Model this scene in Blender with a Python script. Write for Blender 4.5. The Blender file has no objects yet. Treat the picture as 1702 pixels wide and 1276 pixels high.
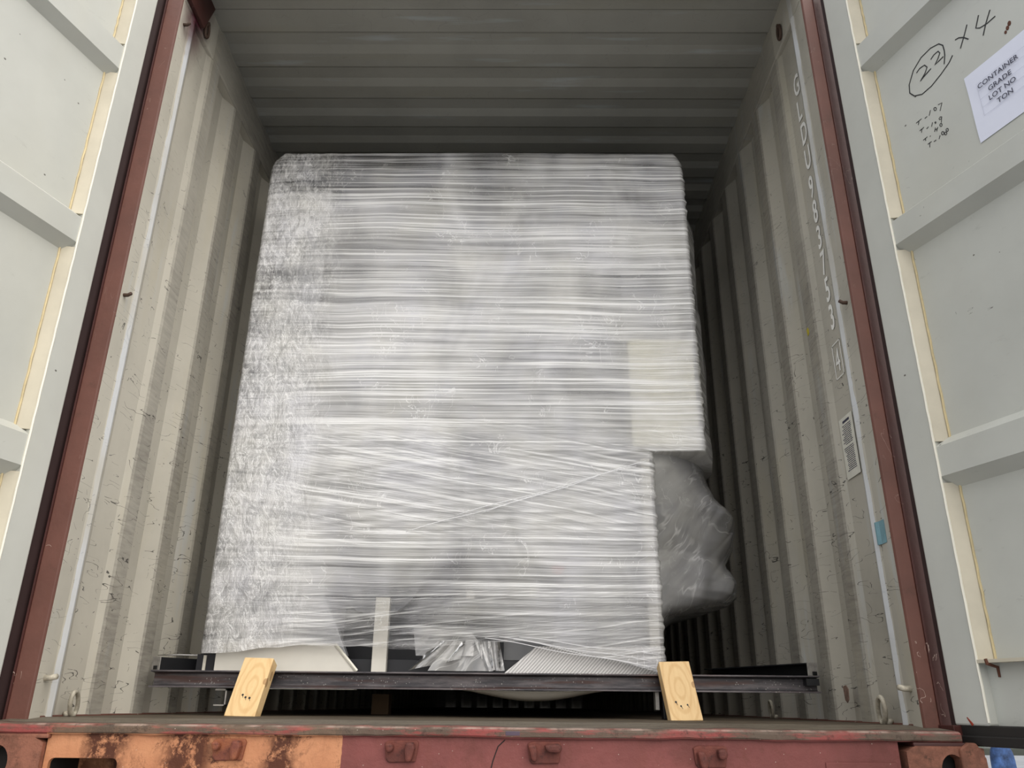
import bpy, math, random
import numpy as np
from mathutils import Vector, Matrix, Euler
random.seed(7)
D = bpy.data
SC = bpy.context.scene
COL = SC.collection
PI = math.pi

# ---------------------------------------------------------------- camera, sky, exposure
cam_data = D.cameras.new('camera')
cam = D.objects.new('camera', cam_data)
COL.objects.link(cam)
SC.camera = cam
cam_data.sensor_fit = 'HORIZONTAL'
cam_data.sensor_width = 36.0
cam_data.lens = 36.0 * 1325.17 / 1702.0
cam_data.clip_start = 0.02
cam_data.clip_end = 300
_p, _r, _yaw = 0.382711, 0.0094264, -0.0103524
F0 = Vector((math.sin(_yaw), math.cos(_yaw), 0)); R0 = Vector((math.cos(_yaw), -math.sin(_yaw), 0)); U0 = Vector((0, 0, 1))
Fw = math.cos(_p) * F0 + math.sin(_p) * U0
Up = -math.sin(_p) * F0 + math.cos(_p) * U0
Rt = math.cos(_r) * R0 + math.sin(_r) * Up
Uu = -math.sin(_r) * R0 + math.cos(_r) * Up
M = Matrix((Rt, Uu, -Fw)).transposed().to_4x4()
M.translation = Vector((0.11652, -2.26490, 0.04061))
cam.matrix_world = M

SC.view_settings.view_transform = 'Standard'
SC.view_settings.look = 'None'
SC.view_settings.gamma = 1.0
SC.view_settings.use_curve_mapping = False
SC.view_settings.exposure = 0.28
SC.cycles.max_bounces = 10
SC.cycles.diffuse_bounces = 3
SC.cycles.transparent_max_bounces = 16
SC.cycles.use_denoising = True

# overcast sky: brighter towards the zenith and a little warmer where the sun hides behind the cloud
W = D.worlds.new('overcast_sky'); SC.world = W; W.use_nodes = True
wn = W.node_tree; wn.nodes.clear()
def wnode(t, **k):
    n = wn.nodes.new(t)
    for a, b in k.items(): setattr(n, a, b)
    return n
w_out = wnode('ShaderNodeOutputWorld'); w_bg = wnode('ShaderNodeBackground'); w_tc = wnode('ShaderNodeTexCoord')
w_sep = wnode('ShaderNodeSeparateXYZ'); wn.links.new(w_tc.outputs['Generated'], w_sep.inputs[0])
w_ramp = wnode('ShaderNodeValToRGB')
cr = w_ramp.color_ramp
cr.elements[0].position = 0.0; cr.elements[0].color = (0.34, 0.35, 0.36, 1)
cr.elements[1].position = 1.0; cr.elements[1].color = (1.16, 1.21, 1.30, 1)
wn.links.new(w_sep.outputs['Z'], w_ramp.inputs[0])
w_dot = wnode('ShaderNodeVectorMath', operation='DOT_PRODUCT')
_s = Vector((0.52, -0.70, 0.50)).normalized()
w_dot.inputs[1].default_value = _s
wn.links.new(w_tc.outputs['Generated'], w_dot.inputs[0])
w_map = wnode('ShaderNodeMapRange'); w_map.inputs[1].default_value = 0.2; w_map.inputs[2].default_value = 1.0
wn.links.new(w_dot.outputs['Value'], w_map.inputs[0])
w_pow = wnode('ShaderNodeMath', operation='POWER'); w_pow.inputs[1].default_value = 2.0
wn.links.new(w_map.outputs[0], w_pow.inputs[0])
w_mul = wnode('ShaderNodeVectorMath', operation='SCALE'); w_mul.inputs[0].default_value = (2.5, 2.34, 2.12)
wn.links.new(w_pow.outputs[0], w_mul.inputs['Scale'])
w_add = wnode('ShaderNodeVectorMath', operation='ADD')
wn.links.new(w_ramp.outputs[0], w_add.inputs[0]); wn.links.new(w_mul.outputs[0], w_add.inputs[1])
wn.links.new(w_add.outputs[0], w_bg.inputs[0])
w_bg.inputs[1].default_value = 1.0
wn.links.new(w_bg.outputs[0], w_out.inputs[0])

# ---------------------------------------------------------------- node helper
def lin(r, g, b):
    f = lambda c: (c / 255 / 12.92) if c <= 10 else ((c / 255 + 0.055) / 1.055) ** 2.4
    return (f(r), f(g), f(b), 1)

class NT:
    def __init__(s, name):
        s.m = D.materials.new(name); s.m.use_nodes = True
        s.t = s.m.node_tree; s.t.nodes.clear()
        s.out = s.n('ShaderNodeOutputMaterial')
        s.tc = s.n('ShaderNodeTexCoord').outputs['Object']
    def n(s, t, **k):
        x = s.t.nodes.new(t)
        for a, b in k.items(): setattr(x, a, b)
        return x
    def put(s, sock, v):
        if isinstance(v, bpy.types.NodeSocket): s.t.links.new(v, sock)
        elif v is not None: sock.default_value = v
    def math(s, op, a, b=None, c=None, clamp=False):
        x = s.n('ShaderNodeMath', operation=op, use_clamp=clamp)
        s.put(x.inputs[0], a)
        if b is not None: s.put(x.inputs[1], b)
        if c is not None: s.put(x.inputs[2], c)
        return x.outputs[0]
    def sep(s, v=None):
        x = s.n('ShaderNodeSeparateXYZ'); s.put(x.inputs[0], v or s.tc); return x.outputs
    def comb(s, x, y, z):
        c = s.n('ShaderNodeCombineXYZ')
        for i, v in enumerate((x, y, z)): s.put(c.inputs[i], v)
        return c.outputs[0]
    def scale(s, v, xyz):
        x = s.n('ShaderNodeVectorMath', operation='MULTIPLY'); s.put(x.inputs[0], v); x.inputs[1].default_value = xyz
        return x.outputs[0]
    def noise(s, v, scale=1, detail=3, rough=.55, dist=0, col=False):
        x = s.n('ShaderNodeTexNoise'); s.put(x.inputs['Vector'], v)
        x.inputs['Scale'].default_value = scale; x.inputs['Detail'].default_value = detail
        x.inputs['Roughness'].default_value = rough; x.inputs['Distortion'].default_value = dist
        return x.outputs['Color' if col else 'Fac']
    def vor(s, v, scale=1, feature='F1', out='Distance', rnd=1):
        x = s.n('ShaderNodeTexVoronoi', feature=feature); s.put(x.inputs['Vector'], v)
        x.inputs['Scale'].default_value = scale; x.inputs['Randomness'].default_value = rnd
        return x.outputs[out]
    def map(s, v, a, b, c=0., d=1.):
        x = s.n('ShaderNodeMapRange', clamp=True); s.put(x.inputs[0], v)
        for i, q in enumerate((a, b, c, d)): s.put(x.inputs[i + 1], q)
        return x.outputs[0]
    def mix(s, f, a, b):
        x = s.n('ShaderNodeMix', data_type='RGBA'); s.put(x.inputs[0], f); s.put(x.inputs[6], a); s.put(x.inputs[7], b)
        return x.outputs[2]
    def bump(s, h, strength=.3, dist=.01):
        x = s.n('ShaderNodeBump'); x.inputs['Strength'].default_value = strength; x.inputs['Distance'].default_value = dist
        s.put(x.inputs['Height'], h); return x.outputs[0]
    def pbr(s, col, rough=.5, metal=0, bump=None, spec=.5, link=True):
        x = s.n('ShaderNodeBsdfPrincipled')
        s.put(x.inputs['Base Color'], col); s.put(x.inputs['Roughness'], rough); s.put(x.inputs['Metallic'], metal)
        s.put(x.inputs['Specular IOR Level'], spec)
        if bump is not None: s.put(x.inputs['Normal'], bump)
        if link: s.t.links.new(x.outputs[0], s.out.inputs[0])
        return x.outputs[0]

def plain(name, col, rough=.5, metal=0, var=.12, scale=9, bump=0):
    k = NT(name)
    nz = k.noise(k.tc, scale, 5, .6)
    dark = tuple(c * (1 - 2 * var) for c in col[:3]) + (1,)
    c = k.mix(k.map(nz, .3, .7), dark, col)
    k.pbr(c, rough, metal, k.bump(k.noise(k.tc, scale * 6, 4), bump, .004) if bump else None)
    return k.m

def wall_paint(name, col, scuff=True, scratch=.85, stain=None, dirt_shade=.7):
    """old cream paint with soft dirt, painted-in shade on the right wall, thin black scratches and scuffs on the faces that stand proud"""
    k = NT(name)
    x, y, z = k.sep()[:3]
    ax = k.math('ABSOLUTE', x)
    dirt_and_shade = k.map(k.noise(k.tc, 2.2, 6, .62), .42, .75)
    col2 = tuple(c * (.74 if dirt_shade < .9 else .62) for c in col[:3]) + (1,)
    dirt_and_shade = k.map(dirt_and_shade, 0, 1, 0 if dirt_shade < .9 else .45, 1)  # high setting darkens the whole wall, shade mixed in with the dirt
    c = k.mix(k.math('MULTIPLY', dirt_and_shade, dirt_shade), col, col2)
    yel = k.map(k.noise(k.scale(k.tc, (1, 7, 1.1)), 1.3, 4), .55, .72)
    c = k.mix(k.math('MULTIPLY', yel, .2), c, (col[0] * .9, col[1] * .84, col[2] * .62, 1))
    blu = k.map(k.noise(k.scale(k.tc, (1, 9, .8)), 1.9, 4), .6, .72)
    c = k.mix(k.math('MULTIPLY', blu, .35), c, (.50, .55, .60, 1))
    if scuff:
        proud = k.math('LESS_THAN', ax, 1.1745)
        inn = k.math('GREATER_THAN', y, .3)
        proud = k.math('MULTIPLY', proud, inn)
        sc = k.map(k.noise(k.scale(k.tc, (1, 5, 40)), 1.6, 5, .7), .38, .72)
        big = k.map(k.noise(k.tc, 1.6, 3), .3, .6, .35, 1)
        f = k.math('MULTIPLY', proud, k.math('MULTIPLY_ADD', sc, .45, .4))
        c = k.mix(k.math('MULTIPLY', f, big), c, (.17, .155, .135, 1))
    # scratches: iso-lines of a warped noise, broken by a mask
    v = k.scale(k.tc, (1, 1, 1.5))
    n1 = k.noise(v, 7, 1.5, .4, .9)
    line = k.math('LESS_THAN', k.math('ABSOLUTE', k.math('SUBTRACT', n1, .5)), .0034)
    msk = k.math('GREATER_THAN', k.noise(k.tc, 11, 3, .7), .58)
    n2 = k.noise(k.scale(k.tc, (1, .7, 3.6)), 9, 1.5, .4, .3)
    line2 = k.math('LESS_THAN', k.math('ABSOLUTE', k.math('SUBTRACT', n2, .47)), .0042)
    msk2 = k.math('GREATER_THAN', k.noise(k.scale(k.tc, (1.3, 1, 1)), 14, 2, .7), .50)
    ln = k.math('MAXIMUM', k.math('MULTIPLY', line, msk), k.math('MULTIPLY', line2, msk2))
    low = k.map(z, 2.5, 1.0, .25, 1)
    c = k.mix(k.math('MULTIPLY', k.math('MULTIPLY', ln, low), scratch), c, (.025, .022, .02, 1))
    spk = k.math('LESS_THAN', k.vor(k.scale(k.tc, (1, 1, .5)), 26), .032)
    c = k.mix(k.math('MULTIPLY', spk, .55 * scratch), c, (.06, .05, .04, 1))
    if scuff:
        # lighter touch-up on the rounded edge by the post, its highlight painted in
        ts = k.math('LESS_THAN', k.math('ABSOLUTE', k.math('SUBTRACT', k.math('MULTIPLY_ADD', k.noise(k.tc, 9, 4), .02, y), .103)), .017)
        c = k.mix(k.math('MULTIPLY', ts, k.map(k.noise(k.tc, 3, 4), .35, .6, .25, .85)), c, lin(206, 209, 213))
    if stain:
        dv = k.n('ShaderNodeVectorMath', operation='DISTANCE'); k.put(dv.inputs[0], k.scale(k.tc, (1, 1.8, .8))); dv.inputs[1].default_value = (stain[0], stain[1] * 1.8, stain[2] * .8)
        sd = k.math('MULTIPLY_ADD', k.noise(k.tc, 9, 4), .16, dv.outputs['Value'])
        c = k.mix(k.map(sd, .34, .16), c, lin(74, 28, 40))
    bp = k.bump(k.noise(k.tc, 30, 4), .15, .004)
    k.pbr(c, k.map(k.noise(k.tc, 5), .3, .7, .42, .62), 0, bp, .4)
    return k.m

PAINT = lin(196, 191, 178)
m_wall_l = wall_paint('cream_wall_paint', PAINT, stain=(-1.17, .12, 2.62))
m_wall_r = wall_paint('shaded_cream_wall_paint', PAINT, dirt_shade=1.0)  # same cream, with the right wall's shade put into the colour
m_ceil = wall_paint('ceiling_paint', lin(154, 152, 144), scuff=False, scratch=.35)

def door_paint(name, col):
    k = NT(name)
    c = k.mix(k.map(k.noise(k.tc, 2.6, 5, .6), .35, .7), col, tuple(a * .88 for a in col[:3]) + (1,))
    warm = k.map(k.noise(k.scale(k.tc, (1, 1, .4)), 2.1, 3), .5, .75)
    c = k.mix(k.math('MULTIPLY', warm, .25), c, (col[0] * .95, col[1] * .87, col[2] * .7, 1))
    sm = k.map(k.noise(k.scale(k.tc, (2, 1, 6)), 5, 6, .75), .62, .78)
    c = k.mix(k.math('MULTIPLY', sm, .4), c, (.24, .23, .21, 1))
    spk = k.math('LESS_THAN', k.vor(k.scale(k.tc, (1, 1, 1.3)), 13), .05)
    spk = k.math('MULTIPLY', spk, k.math('GREATER_THAN', k.noise(k.tc, 3.3, 1), .5))
    c = k.mix(k.math('MULTIPLY', spk, .8), c, (.05, .04, .03, 1))
    n1 = k.noise(k.scale(k.tc, (1, 1, 1.6)), 5, 3, .5, 1.3)
    line = k.math('LESS_THAN', k.math('ABSOLUTE', k.math('SUBTRACT', n1, .5)), .0035)
    msk = k.math('GREATER_THAN', k.noise(k.tc, 8, 3, .7), .66)
    c = k.mix(k.math('MULTIPLY', k.math('MULTIPLY', line, msk), .7), c, (.06, .05, .045, 1))
    k.pbr(c, .45, 0, k.bump(k.noise(k.tc, 8, 3), .12, .006), .45)
    return k.m
m_door = door_paint('cream_door_paint', lin(193, 194, 187))

def red_paint(name, col, rust=.5):
    k = NT(name)
    c = k.mix(k.map(k.noise(k.tc, 5, 5, .6), .35, .7), col, tuple(a * .72 for a in col[:3]) + (1,))
    ru = k.map(k.noise(k.tc, 11, 6, .72), .58, .72)
    c = k.mix(k.math('MULTIPLY', ru, rust), c, (.055, .026, .016, 1))
    n1 = k.noise(k.scale(k.tc, (2, 2, 1)), 6, 3, .5, 1.2)
    line = k.math('LESS_THAN', k.math('ABSOLUTE', k.math('SUBTRACT', n1, .5)), .003)
    msk = k.math('GREATER_THAN', k.noise(k.tc, 7, 3, .7), .6)
    low = k.map(k.sep()[2], 1.0, .1, .15, .8)
    c = k.mix(k.math('MULTIPLY', k.math('MULTIPLY', line, msk), low), c, (.5, .38, .32, 1))
    k.pbr(c, .5, 0, k.bump(k.noise(k.tc, 24, 5), .25, .005), .4)
    return k.m
m_red = red_paint('oxide_red_paint', lin(104, 66, 56))
m_red_dark = red_paint('dark_red_paint', lin(72, 38, 34), .8)

def sill_paint():
    k = NT('worn_sill_paint')
    x, y, z = k.sep()[:3]
    red = k.mix(k.map(k.noise(k.tc, 6, 5), .35, .7), lin(132, 74, 70), lin(106, 58, 54))
    org = k.mix(k.map(k.noise(k.tc, 5, 4), .4, .65), lin(196, 138, 100), lin(176, 116, 82))
    on = k.math('MULTIPLY', k.math('LESS_THAN', k.math('MULTIPLY_ADD', k.noise(k.tc, 60, 2), .006, x), -.318), k.math('GREATER_THAN', x, -1.06))
    c = k.mix(on, red, org)
    # rust: strong on the orange patch, in blotches elsewhere
    r1 = k.noise(k.scale(k.tc, (1, 1, .8)), 15, 8, .82, .3)
    rl = k.map(r1, .48, .54)
    hot = k.map(k.noise(k.scale(k.tc, (1, 1, .6)), 5.5, 3), .46, .56)
    for cx, w in ((-.91, .07), (-.70, .085), (-.475, .055)):
        bl = k.map(k.math('MULTIPLY_ADD', k.math('SUBTRACT', k.noise(k.tc, 14, 4), .5), .10, k.math('ABSOLUTE', k.math('SUBTRACT', x, cx))), w, w * .35)
        hot = k.math('MAXIMUM', hot, bl)
        rl = k.math('MAXIMUM', rl, k.math('MULTIPLY', bl, k.map(k.noise(k.tc, 22, 6, .75), .42, .52)))
    amt = k.math('MULTIPLY_ADD', on, .85, .18)
    c = k.mix(k.math('MULTIPLY', k.math('MULTIPLY', rl, amt), k.math('MULTIPLY_ADD', hot, .95, .12), clamp=True), c, lin(82, 44, 27))
    st = k.map(k.noise(k.scale(k.tc, (1, 1, .12)), 26, 4, .6), .56, .72)
    c = k.mix(k.math('MULTIPLY', st, k.math('MULTIPLY_ADD', on, .3, .12)), c, lin(110, 60, 34))
    # worn grey brown lip and top
    g = k.map(k.noise(k.scale(k.tc, (1.2, 8, 8)), 4, 6, .75), .44, .54)
    lip = k.math('GREATER_THAN', z, -.0335)
    wear = k.mix(g, lin(142, 68, 64), lin(88, 76, 64))
    c = k.mix(k.math('MULTIPLY', lip, .9), c, wear)
    top = k.map(k.math('MULTIPLY_ADD', k.noise(k.tc, 12, 4), .05, y), -.08, -.04)
    tcol = k.mix(k.map(k.noise(k.scale(k.tc, (1, 12, 1)), 5, 5, .7), .4, .6), lin(112, 104, 90), lin(86, 76, 64))
    c = k.mix(k.math('MULTIPLY', top, lip), c, tcol)
    gap = k.math('MULTIPLY', k.math('LESS_THAN', k.math('ABSOLUTE', k.math('ADD', k.math('MULTIPLY_ADD', k.noise(k.tc, 7, 3), .010, y), .071)), .0035), lip)
    c = k.mix(k.math('MULTIPLY', gap, .85), c, (.022, .018, .015, 1))
    wl = k.math('MULTIPLY', k.math('LESS_THAN', k.math('ABSOLUTE', k.math('ADD', z, .0135)), .0022), k.map(k.noise(k.scale(k.tc, (9, 1, 1)), 1.5, 4), .42, .6))
    c = k.mix(k.math('MULTIPLY', wl, .7), c, lin(172, 150, 138))
    c = k.mix(k.math('MULTIPLY', k.map(k.noise(k.tc, 45, 5, .8), .54, .64), k.math('MULTIPLY', lip, .55)), c, lin(52, 40, 34))
    fl = k.math('LESS_THAN', k.vor(k.tc, 42), .045)
    c = k.mix(k.math('MULTIPLY', fl, .6), c, lin(200, 190, 175))
    k.pbr(c, .62, 0, k.bump(k.noise(k.tc, 35, 6, .7), .5, .006), .35)
    return k.m
m_sill = sill_paint()

def rusty(name, a, b, dark):
    k = NT(name)
    c = k.mix(k.map(k.noise(k.tc, 14, 6, .7), .4, .6), a, b)
    c = k.mix(k.map(k.noise(k.tc, 30, 6, .75), .56, .66, 0, .8), c, dark)
    k.pbr(c, .7, 0, k.bump(k.noise(k.tc, 50, 6, .7), .6, .005), .3)
    return k.m
m_keep_o = rusty('rusty_orange_keeper', lin(150, 92, 62), lin(116, 66, 54), lin(62, 40, 30))
m_keep_r = rusty('rusty_red_keeper', lin(118, 66, 56), lin(92, 52, 46), lin(48, 34, 30))
m_cast = rusty('rusty_casting', lin(140, 92, 74), lin(104, 68, 54), lin(66, 46, 34))

def floor_mat():
    k = NT('plywood_floor')
    g = k.noise(k.scale(k.tc, (2, 26, 2)), 3, 5, .65)
    c = k.mix(k.map(g, .35, .65), lin(104, 92, 76), lin(70, 62, 52))
    c = k.mix(k.map(k.noise(k.tc, 5, 4), .45, .7, 0, .6), c, lin(52, 48, 42))
    x, y, z = k.sep()[:3]
    seam = k.math('LESS_THAN', k.math('ABSOLUTE', k.math('SUBTRACT', y, .145)), .004)
    c = k.mix(seam, c, (.01, .01, .01, 1))
    k.pbr(c, .75, 0, k.bump(g, .3, .004), .25)
    return k.m
m_floor = floor_mat()

def steel_mat():
    k = NT('dark_mill_scale_steel')
    c = k.mix(k.map(k.noise(k.scale(k.tc, (2, 8, 14)), 3, 5, .7), .4, .65), lin(66, 64, 68), lin(112, 106, 108))
    x, y, z = k.sep()[:3]
    ru = k.map(k.noise(k.scale(k.tc, (1.5, 6, 20)), 2.3, 4), .52, .66)
    c = k.mix(k.math('MULTIPLY', ru, .6), c, lin(86, 52, 40))
    spk = k.math('LESS_THAN', k.vor(k.tc, 95), .2)
    pm = k.math('GREATER_THAN', k.noise(k.scale(k.tc, (1, 1, 6)), 3.5, 3, .6), .55)
    c = k.mix(k.math('MULTIPLY', k.math('MULTIPLY', spk, pm), .55), c, lin(170, 168, 164))
    k.pbr(c, .45, .35, k.bump(k.noise(k.tc, 40, 4), .2, .003), .5)
    return k.m
m_steel = steel_mat()
m_black = plain('black_painted_steel', lin(26, 27, 30), .4, .1)
m_endplate = plain('bare_end_plate', lin(176, 172, 166), .45, .2, .2, 40)
m_rubber = plain('black_rubber', lin(30, 28, 26), .6)
m_gasket = plain('maroon_shade_gasket', lin(52, 34, 33), .6)  # dark maroon carries the shading of the gap beside the post
m_bead = plain('white_sealant', lin(236, 232, 218), .4, 0, .05)
m_return = plain('beige_edge_paint', lin(206, 198, 178), .5, 0, .10, 6)
m_yellow = plain('yellowed_sealant', lin(212, 194, 150), .5, 0, .14, 14)
m_ink = plain('black_marker_ink', (.012, .012, .014, 1), .6, 0, .05)
m_stencil = plain('white_stencil_paint', lin(246, 245, 240), .5, 0, .06, 40)
m_paper = plain('white_paper', lin(226, 229, 244), .7, 0, .02, 3)
m_rule = plain('grey_print', lin(196, 198, 214), .7, 0, .02)
m_print = plain('dark_print', lin(58, 58, 78), .7, 0, .1)
m_sticker = plain('worn_sticker', lin(222, 220, 208), .55, 0, .08, 30)
m_tape = plain('blue_tape', lin(122, 164, 176), .4, 0, .12, 30)
m_ystick = plain('yellow_tag', lin(186, 170, 40), .5)
m_ring = plain('scuffed_painted_ring', lin(198, 190, 172), .5, .1, .25, 60, .3)
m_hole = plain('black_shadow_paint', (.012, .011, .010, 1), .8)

def wood_mat(name, ox, oz):
    k = NT(name)
    x, y, z = k.sep()[:3]
    px = k.math('SUBTRACT', x, ox); pz = k.math('MULTIPLY', k.math('SUBTRACT', z, oz), .42)
    v = k.comb(px, k.math('MULTIPLY', y, .35), pz)
    ln = k.n('ShaderNodeVectorMath', operation='LENGTH'); k.put(ln.inputs[0], v)
    r = k.math('MULTIPLY_ADD', k.noise(k.tc, 14, 3), .018, ln.outputs['Value'])
    w = k.math('SINE', k.math('MULTIPLY', r, 330))
    c = k.mix(k.map(w, .1, 1, 0, .38), lin(232, 200, 150), lin(200, 156, 102))
    c = k.mix(k.map(k.noise(k.scale(k.tc, (30, 30, 3)), 3, 4), .4, .7, 0, .3), c, lin(206, 160, 104))
    kn = k.math('LESS_THAN', k.math('MULTIPLY_ADD', k.noise(k.tc, 60, 2), .01, k.vor(k.scale(k.tc, (1, 1, .55)), 13)), .135)
    c = k.mix(k.math('MULTIPLY', kn, .55), c, lin(132, 84, 48))
    k.pbr(c, .62, 0, k.bump(w, .1, .002), .3)
    return k.m
m_wood_l = wood_mat('pine_with_knots', .01, .10)
m_wood_r = wood_mat('pine_with_oval_grain', .0, .11)
m_wood_d = plain('old_wood', lin(84, 64, 42), .8)

# ------------------------------------------------------------- stretch film
def film_mat(name, bag=False):
    k = NT(name)
    x, y, z = k.sep()[:3]
    def streak(slope, fx, fz, det=4, rough=.62, warp=.02):
        wv = k.math('MULTIPLY', k.math('SUBTRACT', k.noise(k.comb(k.math('MULTIPLY', x, .9), y, k.math('MULTIPLY', z, 1.4)), 1.5, 2), .5), warp * 6)
        sl = k.math('ADD', wv, slope)
        zz = k.math('MULTIPLY_ADD', x, sl, z)
        return k.noise(k.comb(k.math('MULTIPLY', x, fx), k.math('MULTIPLY', y, .3), k.math('MULTIPLY', zz, fz)), 1, det, rough)
    crum = k.noise(k.scale(k.tc, (30, 10, 15)), 1, 5, .65, 1.2)
    def ridge(n, w): return k.map(k.math('ABSOLUTE', k.math('SUBTRACT', n, .5)), w, 0)
    # stray creases, their glints painted in as paler, denser lines
    cr1 = k.math('MULTIPLY', ridge(k.noise(k.scale(k.tc, (15, 6, 11)), 1, 3, .5, 1.0), .014), k.map(k.noise(k.scale(k.tc, (6, 1, 6)), 1, 3, .6), .52, .64))
    if not bag:
        f1 = streak(.0, .8, 125, 3, .55, .012); g1 = streak(.01, .9, 48, 4, .6, .02)
        f2 = streak(.17, 1.1, 115, 3, .55, .02); g2 = streak(.15, 1.1, 45, 4, .6, .03)
        f3 = streak(-.12, .9, 130, 3, .55, .02)
        # the crossing diagonal turns of film sit in a belt at mid height
        belt = k.math('MULTIPLY', k.map(z, .56, .70), k.map(z, 1.10, .92))
        low = k.map(z, .50, .32)
        def lerp(a, b, f): return k.math('MULTIPLY_ADD', k.math('SUBTRACT', b, a), f, a)
        fine = lerp(lerp(f1, f2, k.math('MULTIPLY', belt, .65)), f3, k.math('MULTIPLY', low, .6))
        med = lerp(g1, g2, k.math('MULTIPLY', belt, .6))
        left = k.map(k.math('MULTIPLY_ADD', k.math('SUBTRACT', k.noise(k.scale(k.tc, (3, 3, 5)), 1, 3), .5), .25, x), -.62, -.80)
        left = k.math('MULTIPLY', left, .85)
        lines = k.map(fine, .52, .64)
        lcr = ridge(k.noise(k.scale(k.tc, (34, 10, 17)), 1, 3, .55, 1.4), .04)
        lines = lerp(lines, k.math('MULTIPLY', lcr, .8), left)
        lines = k.math('MAXIMUM', lines, k.math('MULTIPLY', cr1, .8))
        h = lerp(k.math('ADD', k.math('MULTIPLY', med, .6), k.math('MULTIPLY', fine, .4)), crum, left)
        # layers: every turn of film leaves a band with its own number of layers
        band = k.noise(k.comb(k.math('MULTIPLY', x, .45), 0., k.math('MULTIPLY_ADD', x, .1, k.math('MULTIPLY', z, 5.5))), 1, 2, .5)
        patch = k.noise(k.scale(k.tc, (2.6, 1, 2.2)), 1, 3, .55, .6)
        op = k.math('ADD', k.math('MULTIPLY', k.math('SUBTRACT', band, .5), .7), k.math('MULTIPLY', k.math('SUBTRACT', patch, .5), 1.25))
        op = k.math('ADD', op, k.math('MULTIPLY_ADD', k.math('SUBTRACT', med, .5), 1.5, .66))
        op = k.math('ADD', op, k.math('MULTIPLY', lines, .50))
        # few turns at the top, an overlap edge part way up, fewer turns at the open hem
        op = k.math('SUBTRACT', op, k.map(z, 1.9, 2.32, 0, .36))
        op = k.math('SUBTRACT', op, k.math('MULTIPLY', k.math('LESS_THAN', k.math('MULTIPLY_ADD', x, .02, z), 1.725), k.map(z, 1.35, 1.72, 0, .22)))
        op = k.math('SUBTRACT', op, k.map(z, .45, .22, 0, .26))
        thin = k.math('MULTIPLY', k.map(x, .16, -.08), k.map(x, -.70, -.52))
        op = k.math('SUBTRACT', op, k.math('MULTIPLY', thin, k.map(z, .72, .36, 0, .26)))
        op = k.math('ADD', op, k.math('MULTIPLY', left, k.math('MULTIPLY_ADD', k.math('SUBTRACT', crum, .5), 1.7, .06)))
        lb = k.math('MULTIPLY', k.math('LESS_THAN', k.math('ABSOLUTE', k.math('SUBTRACT', z, .775)), .036), k.math('LESS_THAN', x, -.80))
        op = k.math('ADD', op, k.math('MULTIPLY', lb, .15))
        op = k.map(op, 0, 1, .08, .96)
    else:
        u = k.math('MULTIPLY_ADD', x, .75, k.math('MULTIPLY', z, .66)); v = k.math('MULTIPLY_ADD', z, .75, k.math('MULTIPLY', x, -.66))
        wob = k.math('MULTIPLY_ADD', k.noise(k.tc, 3, 2), .25, v)
        fo = k.noise(k.comb(k.math('MULTIPLY', u, 3.2), k.math('MULTIPLY', y, 1.5), k.math('MULTIPLY', wob, 11)), 1, 3, .55)
        h = k.math('ADD', k.math('MULTIPLY', fo, .55), k.math('MULTIPLY', k.noise(k.scale(k.tc, (4, 3, 5)), 1, 2), .45))
        lines = k.math('MULTIPLY', ridge(fo, .022), k.map(k.noise(k.scale(k.tc, (7, 2, 7)), 1, 2), .46, .6))
        lines = k.math('MAXIMUM', lines, cr1)
        op = k.math('MULTIPLY_ADD', lines, .40, k.map(h, .36, .64, .32, .62))
    hb = k.bump(h, .8 if not bag else .5, .016)
    irid = k.noise(k.scale(k.tc, (5, 3, 4)), 1, 3, .5)
    base = k.mix(k.map(irid, .35, .65), (.80, .80, .84, 1), (.84, .83, .80, 1))
    if not bag:
        base = k.mix(lines, base, (.97, .97, .97, 1))  # streaks and creases whitened, glints put into the film colour
    pb = k.pbr(base, .30 if not bag else .22, 0, hb, .6, link=False)
    tl = k.n('ShaderNodeBsdfTranslucent'); tl.inputs[0].default_value = (.8, .8, .8, 1)
    m1 = k.n('ShaderNodeMixShader'); m1.inputs[0].default_value = .22
    k.t.links.new(pb, m1.inputs[1]); k.t.links.new(tl.outputs[0], m1.inputs[2])
    tr = k.n('ShaderNodeBsdfTransparent'); tr.inputs[0].default_value = (.93, .93, .93, 1)
    m2 = k.n('ShaderNodeMixShader'); k.put(m2.inputs[0], op)
    k.t.links.new(tr.outputs[0], m2.inputs[1]); k.t.links.new(m1.outputs[0], m2.inputs[2])
    # clear gloss of the plastic over everything
    gl = k.n('ShaderNodeBsdfGlossy'); gl.inputs['Roughness'].default_value = .18 if not bag else .10; k.put(gl.inputs['Normal'], hb)
    fr = k.n('ShaderNodeFresnel'); fr.inputs[0].default_value = 1.4
    m3 = k.n('ShaderNodeMixShader'); k.put(m3.inputs[0], k.math('MULTIPLY', fr.outputs[0], .8) if not bag else k.math('MULTIPLY_ADD', fr.outputs[0], 1.0, .06))
    k.t.links.new(m2.outputs[0], m3.inputs[1]); k.t.links.new(gl.outputs[0], m3.inputs[2])
    k.t.links.new(m3.outputs[0], k.out.inputs[0])
    return k.m
m_film = film_mat('stretch_film')
m_bag = film_mat('loose_clear_film', True)
m_rope = plain('rolled_white_film', (.82, .82, .84, 1), .3, 0, .03)
m_machine = plain('light_grey_machine_paint', lin(186, 187, 190), .45, 0, .05)
m_machine_mid = plain('mid_grey_machine_paint', lin(120, 122, 128), .5, 0, .08)
m_machine_dark = plain('dark_grey_machine_paint', lin(30, 31, 38), .5, 0, .1)
m_cream = plain('cream_foam', lin(252, 248, 226), .6, 0, .05)
m_white = plain('white_sheet_metal', lin(226, 222, 212), .45, 0, .04)
m_redknob = plain('red_switch', lin(190, 60, 40), .4)
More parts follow.
